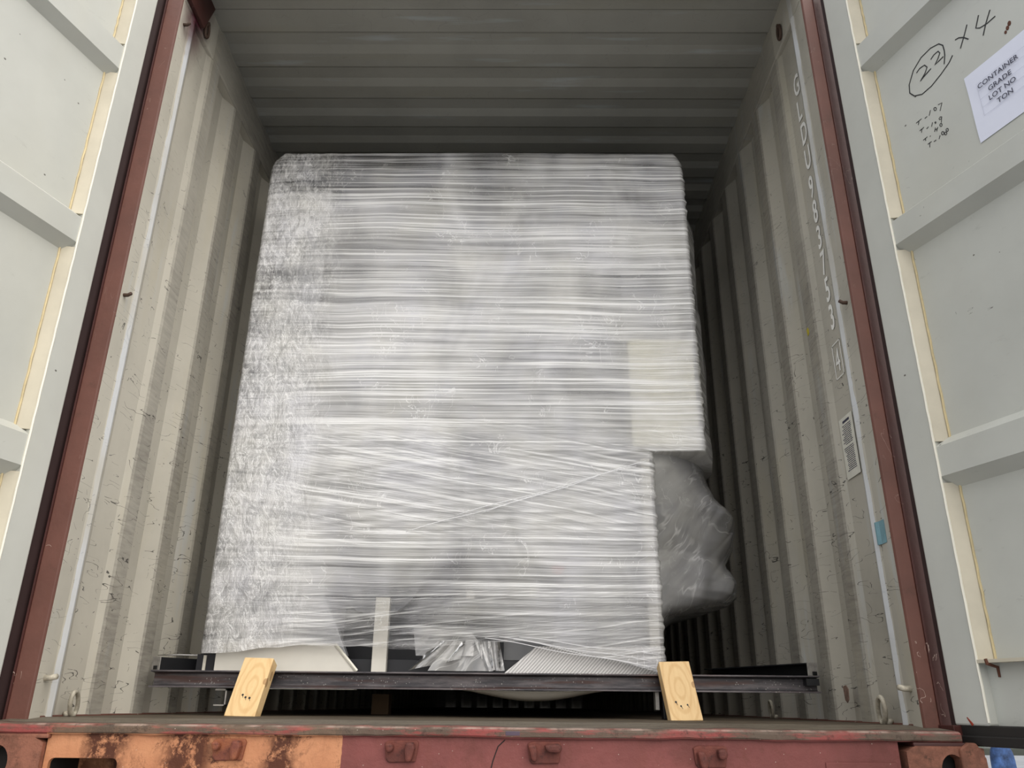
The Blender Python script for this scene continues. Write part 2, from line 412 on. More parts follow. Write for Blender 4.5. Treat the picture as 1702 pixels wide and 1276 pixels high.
def ribbed_mat():
    k = NT('striped_white_foam_sheet')
    x, y, z = k.sep()[:3]
    w = k.math('SINE', k.math('MULTIPLY', k.math('MULTIPLY_ADD', z, -.95, x), 520))
    n = k.noise(k.comb(k.math('MULTIPLY', k.math('MULTIPLY_ADD', z, -.95, x), 60), 0., 0.), 1, 3)
    c = k.mix(k.map(k.math('MULTIPLY_ADD', n, 1.2, w), .2, 1.4), lin(232, 230, 228), lin(186, 184, 184))
    k.pbr(c, .6, 0, k.bump(w, .3, .003))
    return k.m
m_ribbed = ribbed_mat()

# ground and distance
def ground_mat():
    k = NT('pale_concrete')
    c = k.mix(k.map(k.noise(k.tc, .8, 6, .6), .35, .7), lin(142, 144, 146), lin(122, 124, 126))
    c = k.mix(k.map(k.noise(k.tc, 14, 4), .5, .75, 0, .4), c, lin(120, 120, 120))
    k.pbr(c, .85, 0, None, .3)
    return k.m
m_ground = ground_mat()
m_kerb = plain('dark_kerb', lin(62, 66, 58), .8)
m_hedge = plain('hedge_leaf', lin(78, 92, 62), .7, 0, .3, 3)
m_wallw = plain('white_render', lin(226, 226, 222), .7)
m_jeans = plain('blue_denim', lin(72, 106, 164), .85, 0, .42, 9, .4)
m_shirt = plain('white_shirt', lin(230, 230, 228), .8, 0, .06, 5)
m_skin = plain('skin', lin(200, 150, 122), .5, 0, .05)
m_hair = plain('dark_hair', lin(34, 28, 24), .5)
m_shoe = plain('dark_shoe', lin(48, 44, 44), .6)

# ---------------------------------------------------------------- mesh helpers
class MB:
    def __init__(s): s.v = []; s.f = []
    def add(s, v, f):
        b = len(s.v); s.v += [tuple(p) for p in v]; s.f += [tuple(i + b for i in q) for q in f]; return s
    def box(s, a, b, mat=None):
        x0, y0, z0 = a; x1, y1, z1 = b
        v = [(x0, y0, z0), (x1, y0, z0), (x1, y1, z0), (x0, y1, z0), (x0, y0, z1), (x1, y0, z1), (x1, y1, z1), (x0, y1, z1)]
        if mat is not None: v = [mat @ Vector(p) for p in v]
        return s.add(v, [(0, 3, 2, 1), (4, 5, 6, 7), (0, 1, 5, 4), (1, 2, 6, 5), (2, 3, 7, 6), (3, 0, 4, 7)])
    def prism(s, poly, d0, d1, axis='y', mat=None):
        """poly in the two axes other than `axis` (x,z for y; y,z for x; x,y for z), given counter-clockwise or not"""
        n = len(poly)
        def mk(p, d):
            if axis == 'y': q = (p[0], d, p[1])
            elif axis == 'x': q = (d, p[0], p[1])
            else: q = (p[0], p[1], d)
            return (mat @ Vector(q)) if mat is not None else q
        v = [mk(p, d0) for p in poly] + [mk(p, d1) for p in poly]
        f = [tuple(range(n)), tuple(range(2 * n - 1, n - 1, -1))] + [(i, i + n, (i + 1) % n + n, (i + 1) % n) for i in range(n)]
        return s.add(v, f)
    def tube(s, pts, r, n=8, closed=False, flat=None):
        pts = [Vector(p) for p in pts]; m = len(pts); rings = []
        up = None
        for i, p in enumerate(pts):
            a = pts[i - 1] if (i > 0 or closed) else pts[i]; b = pts[(i + 1) % m] if (i < m - 1 or closed) else pts[i]
            t = (b - a).normalized() if (b - a).length > 1e-9 else Vector((0, 0, 1))
            if up is None:
                up = Vector((0, 0, 1)) if abs(t.z) < .9 else Vector((1, 0, 0))
            u = t.cross(up)
            if u.length < 1e-6: u = t.cross(Vector((0, 1, 0.1)))
            u.normalize(); w = u.cross(t).normalized(); up = w
            rr = r[i] if isinstance(r, (list, tuple)) else r
            ring = []
            for k in range(n):
                q = u * math.cos(2 * PI * k / n) * rr + w * math.sin(2 * PI * k / n) * rr
                if flat is not None:
                    fn = Vector(flat); q -= fn * q.dot(fn) * .75
                ring.append(p + q)
            rings.append(ring)
        v = [q for g in rings for q in g]; f = []
        for i in range(m if closed else m - 1):
            a = i * n; b = ((i + 1) % m) * n
            for k in range(n): f.append((a + k, a + (k + 1) % n, b + (k + 1) % n, b + k))
        if not closed: f += [tuple(range(n))[::-1], tuple(range((m - 1) * n, m * n))]
        return s.add(v, f)
    def cyl(s, p0, p1, r, n=20): return s.tube([p0, p1], r, n)
    def grid(s, P):
        P = np.asarray(P); a, b = P.shape[:2]
        v = P.reshape(-1, 3).tolist()
        return s.add(v, [(i * b + j, i * b + j + 1, (i + 1) * b + j + 1, (i + 1) * b + j) for i in range(a - 1) for j in range(b - 1)])
    def sphere(s, c, r, n=12, m=8):
        sx, sy, sz = r if isinstance(r, (tuple, list)) else (r, r, r)
        P = [[(c[0] + sx * math.cos(2 * PI * j / n) * math.sin(PI * i / m), c[1] + sy * math.sin(2 * PI * j / n) * math.sin(PI * i / m), c[2] + sz * math.cos(PI * i / m)) for j in range(n + 1)] for i in range(m + 1)]
        return s.grid(P)

def obj(name, mb, mat, parent=None, smooth=False, bevel=0, solid=0, local=False, kind=None, label=None):
    me = D.meshes.new(name)
    me.from_pydata(mb.v, [], mb.f); me.validate(); me.update()
    o = D.objects.new(name, me); COL.objects.link(o)
    me.materials.append(mat)
    if smooth: me.polygons.foreach_set('use_smooth', [True] * len(me.polygons))
    if parent is not None:
        o.parent = parent
        if not local: o.location = -world_loc(parent)
    if solid:
        md = o.modifiers.new('thickness', 'SOLIDIFY'); md.thickness = solid; md.offset = 0
    if bevel:
        md = o.modifiers.new('bevel', 'BEVEL'); md.width = bevel; md.segments = 2; md.limit_method = 'ANGLE'; md.angle_limit = math.radians(35)
    if kind: o['kind'] = kind
    if label: o['label'] = label
    return o
def world_loc(o):
    l = Vector(o.location); 
    while o.parent: o = o.parent; l = l + Vector(o.location)
    return l
def tag(o, label, cat, group=None):
    o['label'] = label; o['category'] = cat
    if group: o['group'] = group
    return o
def thing(name, label, cat, loc=(0, 0, 0), rot=(0, 0, 0), group=None):
    o = D.objects.new(name, None); COL.objects.link(o); o.empty_display_size = .1
    o.location = loc; o.rotation_euler = rot
    return tag(o, label, cat, group)
def struct(name, mb, mat, **k): return obj(name, mb, mat, kind='structure', **k)
def sempty(name, loc, rotz=0):
    o = D.objects.new(name, None); COL.objects.link(o); o.location = loc; o.rotation_euler = (0, 0, rotz); o['kind'] = 'structure'; o.empty_display_size = .1
    return o
def copy_tree(o, parent=None):
    c = o.copy(); COL.objects.link(c)
    if parent: c.parent = parent
    for ch in list(o.children): copy_tree(ch, c)
    return c
def text_mb(body, size, mat4, depth=.0006, narrow=1.0, align='LEFT', bold=0.0):
    """lettering as real mesh, upright in the plane of mat4"""
    cu = D.curves.new('lettering', 'FONT'); cu.body = body; cu.size = size; cu.align_x = align; cu.resolution_u = 3; cu.extrude = depth; cu.offset = bold
    o = D.objects.new('lettering', cu); COL.objects.link(o)
    dg = bpy.context.evaluated_depsgraph_get(); dg.update()
    me = D.meshes.new_from_object(o.evaluated_get(dg))
    mb = MB(); mb.add([mat4 @ Vector((v.co.x * narrow, v.co.y, v.co.z)) for v in me.vertices], [tuple(p.vertices) for p in me.polygons])
    D.objects.remove(o); D.curves.remove(cu); D.meshes.remove(me)
    return mb

def vnoise(x, y, seed=0):
    """smooth value noise in numpy"""
    xi = np.floor(x).astype(np.int64); yi = np.floor(y).astype(np.int64); fx = x - xi; fy = y - yi
    fx = fx * fx * (3 - 2 * fx); fy = fy * fy * (3 - 2 * fy)
    def h(a, b):
        n = (a * 374761393 + b * 668265263 + seed * 1442695041) & 0xffffffff
        n = ((n ^ (n >> 13)) * 1274126177) & 0xffffffff
        return ((n ^ (n >> 16)) & 0xffff) / 65535.
    return (h(xi, yi) * (1 - fx) + h(xi + 1, yi) * fx) * (1 - fy) + (h(xi, yi + 1) * (1 - fx) + h(xi + 1, yi + 1) * fx) * fy

# ================================================================ THE CONTAINER (setting)
LEN = 11.9; HT = 2.70; XW = 1.17
prof = [(0.0, 0.0), (.070, 0.0), (.083, -.004), (.094, -.007), (.105, -.004), (.118, .004), (.148, .014), (.152, .017), (.27, .014), (.312, 0), (.388, 0)]
yy = .388
while yy < LEN - .3:
    prof += [(yy + .067, .036), (yy + .137, .036), (yy + .214, 0), (yy + .290, 0)]; yy += .290
prof.append((LEN, 0))
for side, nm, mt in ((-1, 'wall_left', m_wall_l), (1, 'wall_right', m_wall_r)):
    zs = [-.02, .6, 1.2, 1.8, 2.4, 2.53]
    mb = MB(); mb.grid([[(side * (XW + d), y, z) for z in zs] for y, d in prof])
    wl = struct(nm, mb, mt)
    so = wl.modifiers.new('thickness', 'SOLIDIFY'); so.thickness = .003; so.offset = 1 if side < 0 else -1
    # smooth top rail above the corrugation, bottom rail below the floor line
    mb = MB().box((min(side * 1.166, side * 1.225), .0, 2.525), (max(side * 1.166, side * 1.225), LEN, HT + .06))
    obj('top_rail', mb, mt, wl, bevel=.006)
    mb = MB().box((min(side * 1.168, side * 1.222), .05, -.20), (max(side * 1.168, side * 1.222), LEN, .004))
    obj('bottom_rail', mb, m_red, wl, bevel=.004)
# back wall
mb = MB()
P = []
x = -1.17
while x < 1.17:
    P += [(x, LEN), (x + .09, LEN), (x + .13, LEN + .04), (x + .22, LEN + .04)]; x += .26
P = [(min(a, 1.17), b) for a, b in P] + [(1.17, LEN)]
mb.grid([[(a, b, z) for z in (-.02, HT)] for a, b in P])
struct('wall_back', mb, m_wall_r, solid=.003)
# roof: stamped corrugations across the width
ry = [(-.02, 0), (.206, 0), (.2065, .004), (.209, .004), (.2095, 0)]
y = .325
while y < LEN - .3:
    ry += [(y, 0), (y + .022, .014), (y + .085, .014), (y + .125, 0)]; y += .2
ry.append((LEN, 0))
mb = MB(); mb.grid([[(xx, yv, HT + d) for xx in (-1.17, -1.12, -.5, .5, 1.12, 1.17)] for yv, d in ry])
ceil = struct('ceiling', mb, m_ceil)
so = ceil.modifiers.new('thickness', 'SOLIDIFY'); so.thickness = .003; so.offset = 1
# floor
mb = MB().box((-1.175, .06, -.03), (1.175, LEN, 0.0))
struct('floor', mb, m_floor)
# cross members under the floor keep it off the chassis
# ---- rear sill with pocket
sill = sempty('trim_1', (0, 0, 0))
sec = [(.065, 0.0), (-.070, -.009), (-.090, -.011), (-.0985, -.0145), (-.101, -.020), (-.101, -.031), (-.097, -.0355), (-.088, -.036)]
nx = 160
xs = np.linspace(-1.215, 1.215, nx)
sx = [(.065, -.20)] + [(.065, -.001)] + sec + [(-.088, -.20)]
P = np.zeros((len(sx), nx, 3))
for i, (yv, zv) in enumerate(sx):
    dent = ((vnoise(xs * 9, np.full(nx, 3.3), 4) - .5) * .004 + (vnoise(xs * 30, np.full(nx, 1.3), 14) - .5) * .003) * (1 if 3 <= i <= 8 else 0)
    P[i, :, 0] = xs; P[i, :, 1] = yv; P[i, :, 2] = zv + dent
mb = MB(); mb.grid(P[:10])
obj('sill_lip', mb, m_sill, sill)
# front face as strips round the fork pockets
mb = MB()
def face(x0, x1, z0, z1): mb.box((x0, -.088, z0), (x1, -.076, z1))
def rounded_hole(x0, x1, z0, z1, r=.014):
    """four corner fillets inside the pocket opening"""
    for cx, cz, a0 in ((x0, z1, 90), (x1, z1, 0), (x1, z0, 270), (x0, z0, 180)):
        ccx = cx + r if cx == x0 else cx - r; ccz = cz + r if cz == z0 else cz - r
        arc = [(ccx + r * math.cos(math.radians(a0 + t)), ccz + r * math.sin(math.radians(a0 + t))) for t in range(0, 91, 15)]
        mb.prism([(cx, cz)] + arc, -.088, -.076, 'y')
PK = ((-1.048, -.876),)
face(-1.06, -1.048, -.25, -.03); face(-1.048, -.876, -.0905 + .0, -.03); face(-1.048, -.876, -.25, -.205); face(-.876, 1.06, -.25, -.03)
rounded_hole(-1.048, -.876, -.205, -.0905)
obj('sill_face', mb, m_sill, sill)
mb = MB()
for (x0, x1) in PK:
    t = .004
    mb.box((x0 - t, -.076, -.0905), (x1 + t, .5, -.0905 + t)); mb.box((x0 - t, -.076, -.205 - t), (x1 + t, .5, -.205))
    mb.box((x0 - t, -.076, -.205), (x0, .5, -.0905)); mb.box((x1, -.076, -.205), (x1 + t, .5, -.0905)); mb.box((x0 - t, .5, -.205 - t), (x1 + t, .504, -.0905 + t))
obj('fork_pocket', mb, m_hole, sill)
# pocket cover plate on the right and its weld
mb = MB().box((.875, -.0915, -.2), (1.05, -.088, -.083))
obj('cover_plate', mb, m_sill, sill, bevel=.0015)
# crack and chips on the face
def flake(name, pts, y=-.0885, r=.0014, mat=m_hole):
    return obj(name, MB().tube([(a, y, b) for a, b in pts], r, 6), mat, sill)
flake('paint_crack', [(.085, -.040), (.068, -.055), (.062, -.07), (.055, -.09), (.050, -.11)])
mb = MB().box((.086, -.1015, -.030), (.122, -.0975, -.020))
obj('paint_patch', mb, plain('purple_grey_patch', lin(84, 68, 84), .5), sill, bevel=.001)
# ---- corner castings
for side, nm in ((-1, 'trim_2'), (1, 'trim_3')):
    c = sempty(nm, (0, 0, 0))
    mb = MB()
    hx, hz = (-1.172, -.102) if side < 0 else (1.182, -.102)
    x0, x1 = (-1.262, -1.062) if side < 0 else (1.072, 1.262)
    z0, z1 = -.20, -.044
    N = 32
    hole = [(hx + .031 * math.cos(2 * PI * i / N), hz + .040 * math.sin(2 * PI * i / N)) for i in range(N)]
    def edge(a):
        dx, dz = math.cos(a), math.sin(a); ts = []
        if dx > 1e-6: ts.append((x1 - hx) / dx)
        if dx < -1e-6: ts.append((x0 - hx) / dx)
        if dz > 1e-6: ts.append((z1 - hz) / dz)
        if dz < -1e-6: ts.append((z0 - hz) / dz)
        t = min(ts); return (hx + dx * t, hz + dz * t)
    outer = [edge(2 * PI * i / N) for i in range(N)]
    v = [(a, -.104, b) for a, b in hole] + [(a, -.104, b) for a, b in outer] + [(a, -.06, b) for a, b in hole] + [(a, .06, b) for a, b in outer]
    f = []
    for i in range(N):
        j = (i + 1) % N
        f += [(i, j, N + j, N + i), (i, 2 * N + i, 2 * N + j, j), (N + i, N + j, 3 * N + j, 3 * N + i)]
    mb.add(v, f)
    obj('corner_casting', mb, m_cast, c)
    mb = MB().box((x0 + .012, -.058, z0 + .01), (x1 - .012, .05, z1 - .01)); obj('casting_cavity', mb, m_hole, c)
    # plate under the post foot
    a, b = (x0 + .02, x1 + .01) if side < 0 else (x0 + .02, 1.234)
    mb = MB().box((a, -.104, -.046), (b, .03, -.036)); obj('foot_plate', mb, m_red_dark if side > 0 else m_cast, c, bevel=.003)
    if side > 0:
        obj('hinge_bracket', MB().prism([(1.205, .01), (1.25, -.0), (1.262, -.05), (1.215, -.07)], -.044, .003, 'z'), m_red_dark, c, bevel=.002)
        # weathered stub beside the casting, where the hinge lug was cut
        mb = MB().prism([(1.222, -.036), (1.243, -.036), (1.252, -.052), (1.262, -.07), (1.266, -.2), (1.2, -.2), (1.2, -.05)], -.112, -.07, 'y')
        obj('hinge_lug', mb, m_cast, c, bevel=.004)
# ---- corner posts
for side, nm in ((-1, 'trim_4'), (1, 'trim_5')):
    p = sempty(nm, (0, 0, 0)); s = side
    mb = MB()
    XB = 1.232 if s < 0 else 1.217
    pl = [(1.176, .03), (1.171, .001), (1.170, -.002), (1.1745, -.008), (XB - .006, -.008), (XB, .000), (XB, .034), (1.262, .036), (1.262, .06), (1.18, .06)]
    mb.prism([(s * a, b) for a, b in pl], -.036, 2.75, 'z')
    obj('post', mb, m_red, p, bevel=.0015)
    mb = MB().box((min(s * XB, s * 1.262), .022, -.036), (max(s * XB, s * 1.262), .0365, 2.75))
    obj('post_recess', mb, m_red_dark, p)
    mb = MB().prism([(s * (XB + .001), -.010), (s * (XB - .004), -.010), (s * (XB - .006), .0), (s * (XB + .001), .0)], -.03, 2.75, 'z')
    obj('raised_edge', mb, m_red_dark, p)
# stained gusset at the top left corner
mb = MB().prism([(.0, 2.535), (.15, 2.535), (.21, 2.70), (.0, 2.70)], -1.166, -1.150, 'x')
obj('corner_gusset', mb, m_red_dark, D.objects['trim_4'], bevel=.002)
# header above the opening
hd = struct('trim_6', MB().box((-1.225, -.01, 2.625), (1.225, .06, 2.79)), m_red, bevel=.004)

# ---------------------------------------------------------------- doors
def make_door(n, side, hinge, ang, s0, s1, ribs, zb, gap):
    """local x runs along the leaf from the hinge, local y points away from the seen face"""
    rot = math.radians(-90 + ang) if side > 0 else math.radians(-90 - ang)
    d = sempty('door_%d' % n, (hinge[0], hinge[1], 0), rot)
    g = side                                   # sign of local y that goes behind the seen face
    SW = 1.165; DEP = .04; ZT = 2.575
    def B(mb, x0, x1, d0, d1, z0, z1): mb.box((x0, min(g * d0, g * d1), z0), (x1, max(g * d0, g * d1), z1))
    mb = MB(); B(mb, s0, s1, 0, .05, 0.003, ZT); obj('hinge_stile', mb, m_door, d, bevel=.005, local=True)
    mb = MB(); B(mb, SW - .09, SW, 0, .05, 0.003, ZT); obj('lock_stile', mb, m_door, d, bevel=.005, local=True)
    mb = MB(); B(mb, s1, SW - .09, 0, .05, 2.47, ZT); obj('top_rail', mb, m_door, d, bevel=.004, local=True)
    # panel with pressed ribs, one mesh
    zp = [(zb, DEP)]
    for a, b in ribs: zp += [(a - .030, DEP), (a, .003), (b, .003), (b + .030, DEP)]
    zp.append((2.475, DEP))
    mb = MB(); mb.grid([[(x, g * dd, z) for x in (s1 - .002, s1 + .3, SW - .09)] for z, dd in zp])
    obj('ribbed_panel', mb, m_door, d, local=True, solid=.002)
    # bottom rail: recessed plate with a lip on top
    mb = MB(); B(mb, s1, SW - .09, .030, .05, 0.003, zb); obj('bottom_rail', mb, m_door, d, local=True)
    mb = MB(); B(mb, s1, SW - .09, -.002, .05, zb, zb + .008); obj('ledge', mb, m_return, d, local=True)
    # return faces between the ribs, sealant bead and yellowed sealant
    edges = [zb + .008] + [q for a, b in ribs for q in (a - .018, b + .018)] + [2.47]
    mbr = MB(); mby = MB()
    for i in range(0, len(edges), 2):
        z0, z1 = edges[i], edges[i + 1]
        mbr.prism([(s1, g * .001), (s1 + .020, g * (DEP - .003)), (s1 + .020, g * DEP), (s1, g * DEP)], z0, z1, 'z')
        pts = [(s1 + .024 + .0012 * math.sin(t * 9.1), g * (DEP - .002), z0 + (z1 - z0) * t / 14) for t in range(15)]
        mby.tube(pts, .0036, 6)
    obj('edge_return', mbr, m_return, d, local=True)
    obj('yellowed_sealant', mby, m_yellow, d, local=True)
    pts = [(s1 + .0005 + .0006 * math.sin(t * 3.7), g * .0005, .01 + t * (2.46 - .01) / 60) for t in range(61)]
    obj('sealant_bead', MB().tube(pts, .0034, 6), m_bead, d, local=True)
    # rubber gasket all round: under the leaf and along both edges
    mb = MB(); B(mb, s0, SW, .004, .05, -.024, .004); B(mb, s0 + .01, SW, .0, .03, -.044, -.02)
    obj('bottom_gasket', mb, m_rubber, d, local=True, bevel=.003)
    mb = MB(); B(mb, s0 - gap, s0 + .001, .012, .045, -.02, ZT); obj('side_gasket', mb, m_gasket, d, local=True)
    mb = MB(); B(mb, SW, SW + .02, .01, .045, -.02, ZT); obj('lock_gasket', mb, m_rubber, d, local=True)
    return d
dR = make_door(2, 1, (1.225, -.03), 20, .018, .120, ((.630, .712), (1.362, 1.442), (2.062, 2.150)), .148, .022)
dL = make_door(1, -1, (-1.24, -.03), 17, .012, .100, ((.650, .738), (1.372, 1.458), (2.066, 2.160)), .150, .055)
# rust runs on the right bottom edge
mb = MB().tube([(.060, -.0008, .022), (.068, -.0012, .012), (.074, -.0012, .004)], [.0015, .003, .004], 6, flat=(0, 1, 0))
obj('rust_run', mb, plain('fresh_rust', lin(150, 52, 30), .7), dR, local=True)
mb = MB().tube([(.150, -.003, .157), (.152, -.003, .146), (.153, .028, .138), (.153, .028, .115)], [.004, .005, .004, .003], 6)
obj('rust_drip', mb, plain('brown_rust', lin(98, 58, 40), .8), dR, local=True)
mb = MB()
for a, b, r in ((.584, 1.786, .004), (.592, 1.794, .005), (.600, 1.803, .0055)): mb.sphere((a, .0385, b), (r, .001, r * 1.5), 8, 6)
obj('rust_spot', mb, D.materials['brown_rust'], dR, local=True)
# handwriting on the right leaf
STROKES = [[[[0.3884,1.8482],[0.397,1.8749],[0.3991,1.8913],[0.3985,1.9128],[0.3869,1.9294],[0.3574,1.9394],[0.3195,1.9363],[0.2838,1.9159],[0.2587,1.8805],[0.2543,1.851],[0.2682,1.8277],[0.2952,1.812],[0.3321,1.8128],[0.3709,1.8249],[0.4052,1.8399],[0.4205,1.8533]],[[0.2927,1.8985],[0.3073,1.9044],[0.3253,1.9011],[0.3322,1.887],[0.3211,1.8733],[0.2993,1.8597],[0.3146,1.8651],[0.3436,1.8711]],[[0.3499,1.9015],[0.3637,1.9077],[0.3794,1.9073],[0.3835,1.8965],[0.3739,1.8843],[0.3587,1.8716],[0.3735,1.8731],[0.3917,1.875]],[[0.4399,1.8946],[0.4519,1.8915],[0.466,1.8799],[0.4791,1.8606]],[[0.4858,1.91],[0.4719,1.887],[0.449,1.8533]],[[0.5253,1.9074],[0.508,1.8748],[0.5195,1.8645],[0.5421,1.8594],[0.5694,1.8598]],[[0.5602,1.8926],[0.5389,1.8625],[0.5228,1.8329]]],[[[0.2534,1.7334],[0.2745,1.7335]],[[0.2641,1.7327],[0.2592,1.722]],[[0.2853,1.7263],[0.2949,1.7263]],[[0.31,1.738],[0.302,1.7233]],[[0.3301,1.7262],[0.3286,1.7238],[0.3261,1.7236],[0.3235,1.7256],[0.3219,1.7292],[0.3218,1.7329],[0.3234,1.7353],[0.3259,1.7355],[0.3284,1.7334],[0.33,1.7298],[0.3301,1.7262]],[[0.3384,1.735],[0.3522,1.7317],[0.3401,1.7105]],[[0.2595,1.6992],[0.2759,1.6999]],[[0.2679,1.6994],[0.2641,1.6889]],[[0.2833,1.6884],[0.2918,1.6897]],[[0.3077,1.6938],[0.3014,1.6823]],[[0.3188,1.6841],[0.3181,1.683],[0.317,1.6829],[0.3158,1.6838],[0.3151,1.6854],[0.315,1.6871],[0.3157,1.6882],[0.3169,1.6883],[0.318,1.6873],[0.3187,1.6858],[0.3188,1.6841]],[[0.3408,1.6878],[0.3357,1.6919],[0.3309,1.6886],[0.3328,1.6836],[0.3389,1.6832],[0.341,1.6885],[0.3355,1.6709]],[[0.2642,1.6598],[0.2804,1.6607]],[[0.2728,1.6612],[0.2716,1.652]],[[0.2887,1.6553],[0.2919,1.6555]],[[0.3132,1.6699],[0.3074,1.6586]],[[0.3093,1.6628],[0.3189,1.662]],[[0.321,1.6656],[0.314,1.6548]],[[0.3363,1.6615],[0.335,1.6593],[0.3327,1.6591],[0.3304,1.6609],[0.329,1.664],[0.3289,1.6673],[0.3303,1.6695],[0.3325,1.6697],[0.3348,1.6679],[0.3363,1.6648],[0.3363,1.6615]],[[0.2759,1.6355],[0.2903,1.6356]],[[0.2835,1.6354],[0.2802,1.6212]],[[0.2977,1.6291],[0.3065,1.6286]],[[0.3219,1.6342],[0.3162,1.6247]],[[0.336,1.6312],[0.3346,1.6289],[0.3321,1.6286],[0.3296,1.6305],[0.328,1.6339],[0.328,1.6375],[0.3294,1.6398],[0.3319,1.6401],[0.3344,1.6382],[0.336,1.6348],[0.336,1.6312]],[[0.3446,1.6238],[0.3433,1.6216],[0.3411,1.6214],[0.3388,1.6231],[0.3374,1.6262],[0.3373,1.6294],[0.3387,1.6315],[0.3409,1.6318],[0.3431,1.63],[0.3446,1.627],[0.3446,1.6238]],[[0.3519,1.6311],[0.3506,1.6289],[0.3484,1.6287],[0.3462,1.6304],[0.3447,1.6335],[0.3447,1.6367],[0.346,1.6388],[0.3482,1.6391],[0.3505,1.6373],[0.3519,1.6343],[0.3519,1.6311]]]]
for nm, ss, r in (('marker_tally', STROKES[0], .0020), ('marker_list', STROKES[1], .0013)):
    mb = MB()
    for st in ss: mb.tube([(a, .0383, b) for a, b in st], r, 6, flat=(0, 1, 0))
    obj(nm, mb, m_ink, dR, local=True)

# paper taped to the right leaf
def on_right_door(s, dep, z):
    a = math.radians(-70); c, sn = math.cos(a), math.sin(a)
    return Vector((1.225 + c * s - sn * dep, -.03 + sn * s + c * dep, z))
def door_mat(s, dep, z, roll=0):
    m = Matrix.Rotation(math.radians(-70), 4, 'Z') @ Matrix.Rotation(PI / 2, 4, 'X')
    return Matrix.Translation(on_right_door(s, dep, z)) @ m @ Matrix.Rotation(roll, 4, 'Z')
pm = door_mat(.4375, .0378, 1.518)
note = thing('paper_notice', 'white paper notice with four printed lines on the right door panel', 'notice')
note.matrix_world = pm
P = []
for i in range(9):
    P.append([(.300 * j / 12, .230 * i / 8, .0006 + .0010 * math.sin(i * .9) * math.sin(j * .5 + 1) ** 2) for j in range(13)])
sh_ = obj('sheet', MB().grid(P), m_paper, note, local=True, solid=.0003)
lines = MB()
for zz in (.070, .098, .126, .154, .181): lines.box((.032, zz, .0032), (.285, zz + .0008, .0034))
lines.box((.032, .070, .0032), (.0328, .181, .0034)); lines.box((.205, .070, .0032), (.2058, .181, .0034))
obj('table_ruling', lines, m_rule, sh_, local=True)
for txt, cx, zz in (('CONTAINER', .098, .161), ('GRADE', .098, .131), ('LOT NO', .099, .1025), ('TON', .102, .0755)):
    mb = text_mb(txt, .0225, Matrix.Translation((cx, zz, .0036)), .0003, 1.0, 'CENTER')
    obj('printed_line', mb, m_print, sh_, local=True)

# ---------------------------------------------------------------- marks and labels on the right wall
def rw(y, z, x): # text plane on the right wall, facing the room
    return Matrix(((0, 0, -1, x), (-1, 0, 0, y), (0, 1, 0, z), (0, 0, 0, 1)))
wr = D.objects['wall_right']
tx = 1.1835
tops = [2.325, 2.212, 2.100, 1.985, 1.862, 1.756, 1.648, 1.542, 1.436, 1.330]
for ch, tp in zip('GLDU983753', tops):
    mb = text_mb(ch, .128, rw(.208, tp - .090, tx), .0004, .62, bold=.0020)
    obj('stencil_character', mb, m_stencil, wr)
mb = text_mb('4', .118, rw(.213, 1.083, tx), .0004, .62); obj('stencil_character', mb, m_stencil, wr)
mb = MB(); t = .0035
for a, b, c, d_ in ((.158, .226, 1.062, 1.062 + t), (.158, .226, 1.187 - t, 1.187), (.158, .158 + t, 1.062, 1.187), (.226 - t, .226, 1.062, 1.187)):
    mb.box((tx - .0008, a, c), (tx, b, d_))
obj('stencil_box', mb, m_stencil, wr)
st = thing('notice_sticker', 'tall white sticker of small print on the right wall', 'sticker', (1.1835, .2, .725))
mb = MB().box((1.1815, .152, .725), (1.1830, .256, .928)); bk_ = obj('backing', mb, m_sticker, st)
mb = MB(); random.seed(3)
mb.box((1.1808, .175, .908), (1.1816, .228, .916))
z = .898; rows = 0
while z > .745:
    y = .168 + random.random() * .006
    if abs(z - .832) > .004:
        end = .225 + random.random() * .02
        while y < end:
            w = .004 + random.random() * .012
            mb.box((1.1810, y, z), (1.1816, min(y + w, end), z + .0028)); y += w + .0025
    z -= .0062
obj('small_print', mb, m_print, bk_)
tp = thing('blue_tape', 'short strip of blue tape on the right wall near the post', 'tape', (1.163, .06, .48))
mb = MB(); mb.grid([[(1.1685 - (.0072 if abs(y - .094) < .012 else (.0045 if abs(y - .084) < .02 else 0)), y, z) for z in np.linspace(.482, .548, 4)] for y in (.024, .040, .055, .068, .076)])
obj('strip', mb, m_tape, tp, solid=.0008)
yt = tag(obj('torn_tag', MB().prism([(.385, 1.327), (.372, 1.331), (.365, 1.319), (.368, 1.303), (.380, 1.300)], 1.1685, 1.1698, 'x'), m_ystick), 'torn yellow scrap stuck high on the right wall rib', 'tag')

# ---------------------------------------------------------------- lashing rings and pegs on the walls
def ring(y, z, side, label, big=1.0, tilt=20, dark=False):
    r = thing('lashing_ring', label, 'ring', (side * 1.166, y, z), (0, 0, 0), 'lashing rings welded to the walls')
    mb = MB(); N = 22
    ts = math.radians(tilt)
    pts = []
    for i in range(N):
        a = 2 * PI * i / N
        u = .020 * big * math.cos(a); v = .030 * big * math.sin(a) + .028 * big
        pts.append((-side * (.014 + v * math.sin(ts) * .5), u - v * .45, v))
    mb.tube(pts, .0058 * big, 8, True)
    obj('ring', mb, m_ring, r, local=True, smooth=True)
    mb = MB().tube([(0, -.02 * big, .002), (-side * .010, 0, .004), (0, .022 * big, .002)], .0075 * big, 8)
    obj('weld_tab', mb, m_ring, r, local=True, smooth=True)
    return r
ring(.185, .004, -1, 'pale lashing ring at the foot of the left wall beside the post', 1.05)
ring(.195, .004, 1, 'scuffed lashing ring at the foot of the right wall beside the post', 1.15)
ring(1.26, .004, 1, 'shaded lashing ring at the foot of the right wall behind the steel beam', 1.05)
